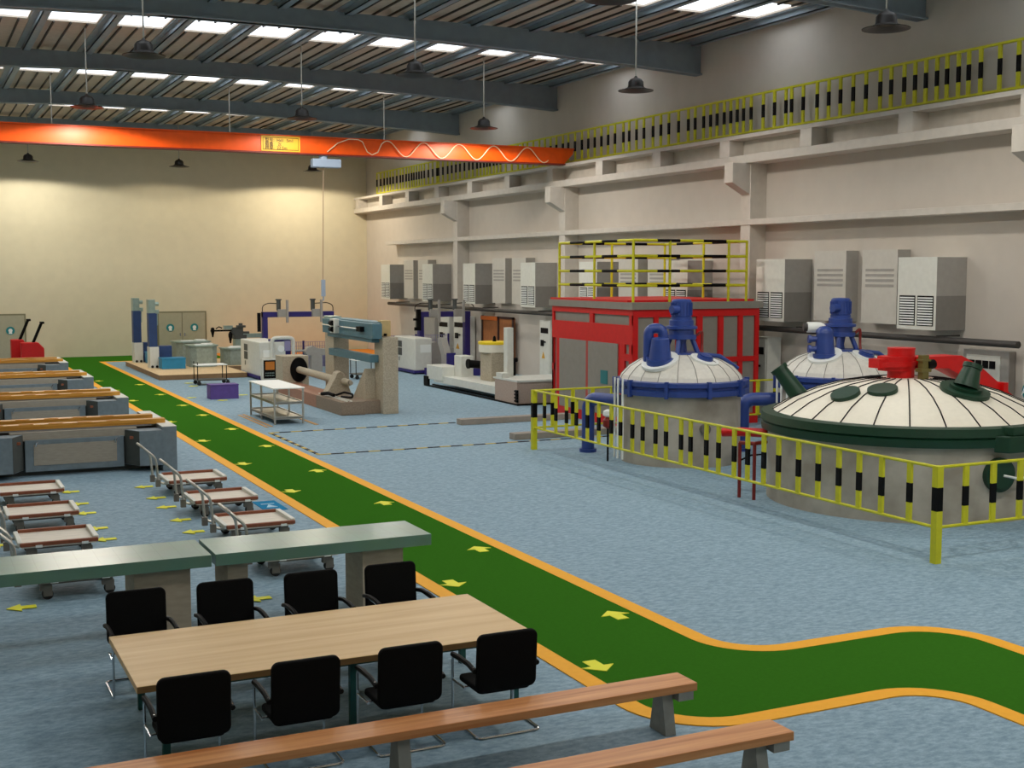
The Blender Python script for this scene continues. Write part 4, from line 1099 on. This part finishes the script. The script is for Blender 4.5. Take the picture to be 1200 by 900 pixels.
mesh_fence((19.9, 55.6), (23.2, 55.6), 1.5, 'lavender wire mesh guard in front of the electrical cabinets', 3)
tag(MB().prism([(16.0, .9), (16.15, 1.1), (16.4, 1.15), (16.6, 1.05), (17.1, 1.0), (17.1, .75), (16.5, .7), (16.1, .75)], 1, 55.0, 55.4).cyl((16.05, 55.2, .95), (15.6, 55.2, .93), .05, seg=8).box(16.3, 16.8, 55.0, 55.4, 0, .72).build('grinding_head', M_whited, bevel=.01),
    'small grey grinding head on a stand before the left mesh guard', 'machine')
tag(MB().prism([(21.4, .95), (21.7, 1.2), (22.0, 1.25), (22.3, 1.05), (22.9, .95), (22.9, .7), (22.0, .7), (21.5, .75)], 1, 54.2, 54.6).cyl((21.5, 54.4, .95), (21.1, 54.4, .93), .05, seg=8).box(21.8, 22.4, 54.2, 54.6, 0, .72).build('grinding_head', M_whited, bevel=.01),
    'small grey grinding head on a stand under the right purple portal', 'machine')
tag(MB().prism([(50.2, .3), (50.9, .3), (50.9, .85), (51.3, 1.35), (51.3, 1.6), (50.95, 1.6), (50.5, .95), (50.2, .9)], 0, 20.9, 21.2).box(20.85, 21.25, 50.1, 50.2, .3, 1.0, 1).build('tilted_console', [M_whited, M_purple], bevel=.01),
    'angled grey and purple operator console beside the white cabinet', 'console')
tag(MB().box(20.3, 22.4, 49.9, 51.4, 0, .3).build('purple_skid', M_purple, bevel=.01), 'low purple skid base in front of the angled console', 'machine base')

# turntable milling machine
t = thing('turntable_mill', 'cream milling machine with yellow turntable, bed and black floor rails', 'machine', (19, 42, 0))
MB().box(18.4, 20.6, 38.1, 39.9, .0, .78).build('near_block', mat('shadow_brown_casting', '#b5a092', .7, noise=.1, scale=20), t, bevel=.01)  # block coloured brownish for the shadow on its near face
MB().box(18.38, 20.65, 38.05, 40.0, .78, .84).build('block_top', M_white, t)
MB().box(18.4, 19.6, 39.9, 45.6, .22, .5).build('bed', M_white, t, bevel=.01)
MB().box(18.35, 18.45, 38.0, 46.5, 0, .05).box(18.7, 18.78, 38.0, 46.5, 0, .05).box(18.35, 20.6, 37.98, 38.06, 0, .05).build('floor_rail', M_blackp, t)
MB().box(18.3, 18.4, 46.0, 46.4, .05, .4).build('cable_chain', M_blackp, t)
mb = MB().box(18.37, 18.4, 38.0, 38.2, .1, .52)
for k in range(4): mb.box(18.33, 18.4, 38.0, 38.2, .12+k*.11, .18+k*.11)
mb.build('cable_chain', M_blackp, t)
MB().box(18.35, 19.15, 44.6, 46.2, .3, .85).build('side_box', M_white, t, bevel=.02)
MB().box(18.85, 19.35, 43.9, 44.6, .4, 1.3).build('upright_block', M_white, t, bevel=.02)
MB().cyl((18.9, 43.3, 1.05), (19.4, 43.2, 1.0), .15, seg=16).cyl((18.84, 43.3, 1.05), (18.92, 43.3, 1.05), .18, seg=16).build('spindle_motor', M_blackp, t, smooth=True)
MB().box(19.05, 19.95, 41.6, 42.6, .4, 1.55).build('turntable_pedestal', M_granite, t, bevel=.02)
MB().lathe([(.56, 1.55), (.58, 1.6), (.58, 1.84), (.56, 1.86)], 19.4, 42.1, 36).build('turntable_rim', M_cream, t, smooth=True)
MB().lathe([(.6, 1.84), (.6, 1.93), (.58, 1.94)], 19.4, 42.1, 36).build('turntable', mat('bright_yellow_disc', '#f0cf20', .4), t, smooth=True)
MB().lathe([(.07, 1.94), (.05, 2.1), (.02, 2.14)], 19.4, 42.1, 12).build('centre_pin', M_blackp, t)
MB().box(18.74, 18.98, 39.6, 39.9, .5, 2.55).build('tall_plate', M_white, t, bevel=.01)
MB().box(18.4, 18.7, 39.3, 39.8, .8, 1.0).build('stop_block', M_white, t, bevel=.01)
MB().cyl((19.2, 40.6, 1.35), (19.6, 40.6, 1.35), .08, seg=10).cyl((19.15, 40.6, 1.35), (19.25, 40.6, 1.35), .14, seg=12).box(19.3, 19.5, 40.5, 40.7, .5, 1.3).build('hand_lever', M_blackp, t)

# orange door/curtain frame by the right wall
t = thing('orange_screen', 'orange screen in a dark frame against the right wall behind the turntable', 'screen', (23.85, 51.3, 0))
MB().box(23.82, 23.9, 49.7, 53.0, .05, 2.45).build('screen_sheet', mat('brown_orange_sheet', '#a86a3c', .7, noise=.1), t)
MB().box(23.78, 23.84, 49.65, 49.8, 0, 2.5).box(23.78, 23.84, 51.15, 51.3, 0, 2.5).box(23.78, 23.84, 52.9, 53.05, 0, 2.5).box(23.78, 23.84, 49.65, 51.3, 2.4, 2.5).build('screen_frame', mat('dark_maroon_frame', '#3a1a18', .5), t)
MB().box(23.75, 23.82, 51.3, 53.05, 2.3, 2.48).build('orange_header', mat('orange_header', '#c9641e', .6), t)

# ------------------------------------------------------------------ world, camera, view
w = bpy.data.worlds.new('World'); scene.world = w; w.use_nodes = True
bg = w.node_tree.nodes['Background']; bg.inputs[0].default_value = (.93, .97, 1, 1); bg.inputs[1].default_value = 3
F, H = 1480., 4.5
th = math.atan(132/F); psi = math.atan(710*math.cos(th)/F)
cam = bpy.data.cameras.new('Camera'); co = bpy.data.objects.new('Camera', cam); COL.objects.link(co)
cam.sensor_width = 36; cam.lens = 36*F/1200; cam.clip_end = 300
co.location = (0, 0, H); co.rotation_euler = (PI/2 - th, 0, -psi)
scene.camera = co
vs = scene.view_settings
vs.view_transform = 'Standard'; vs.look = 'None'; vs.gamma = 1; vs.use_curve_mapping = False; vs.exposure = 0
try:
    scene.cycles.use_denoising = True; scene.cycles.max_bounces = 8; scene.cycles.diffuse_bounces = 5
    scene.cycles.sample_clamp_indirect = 6
except Exception: pass
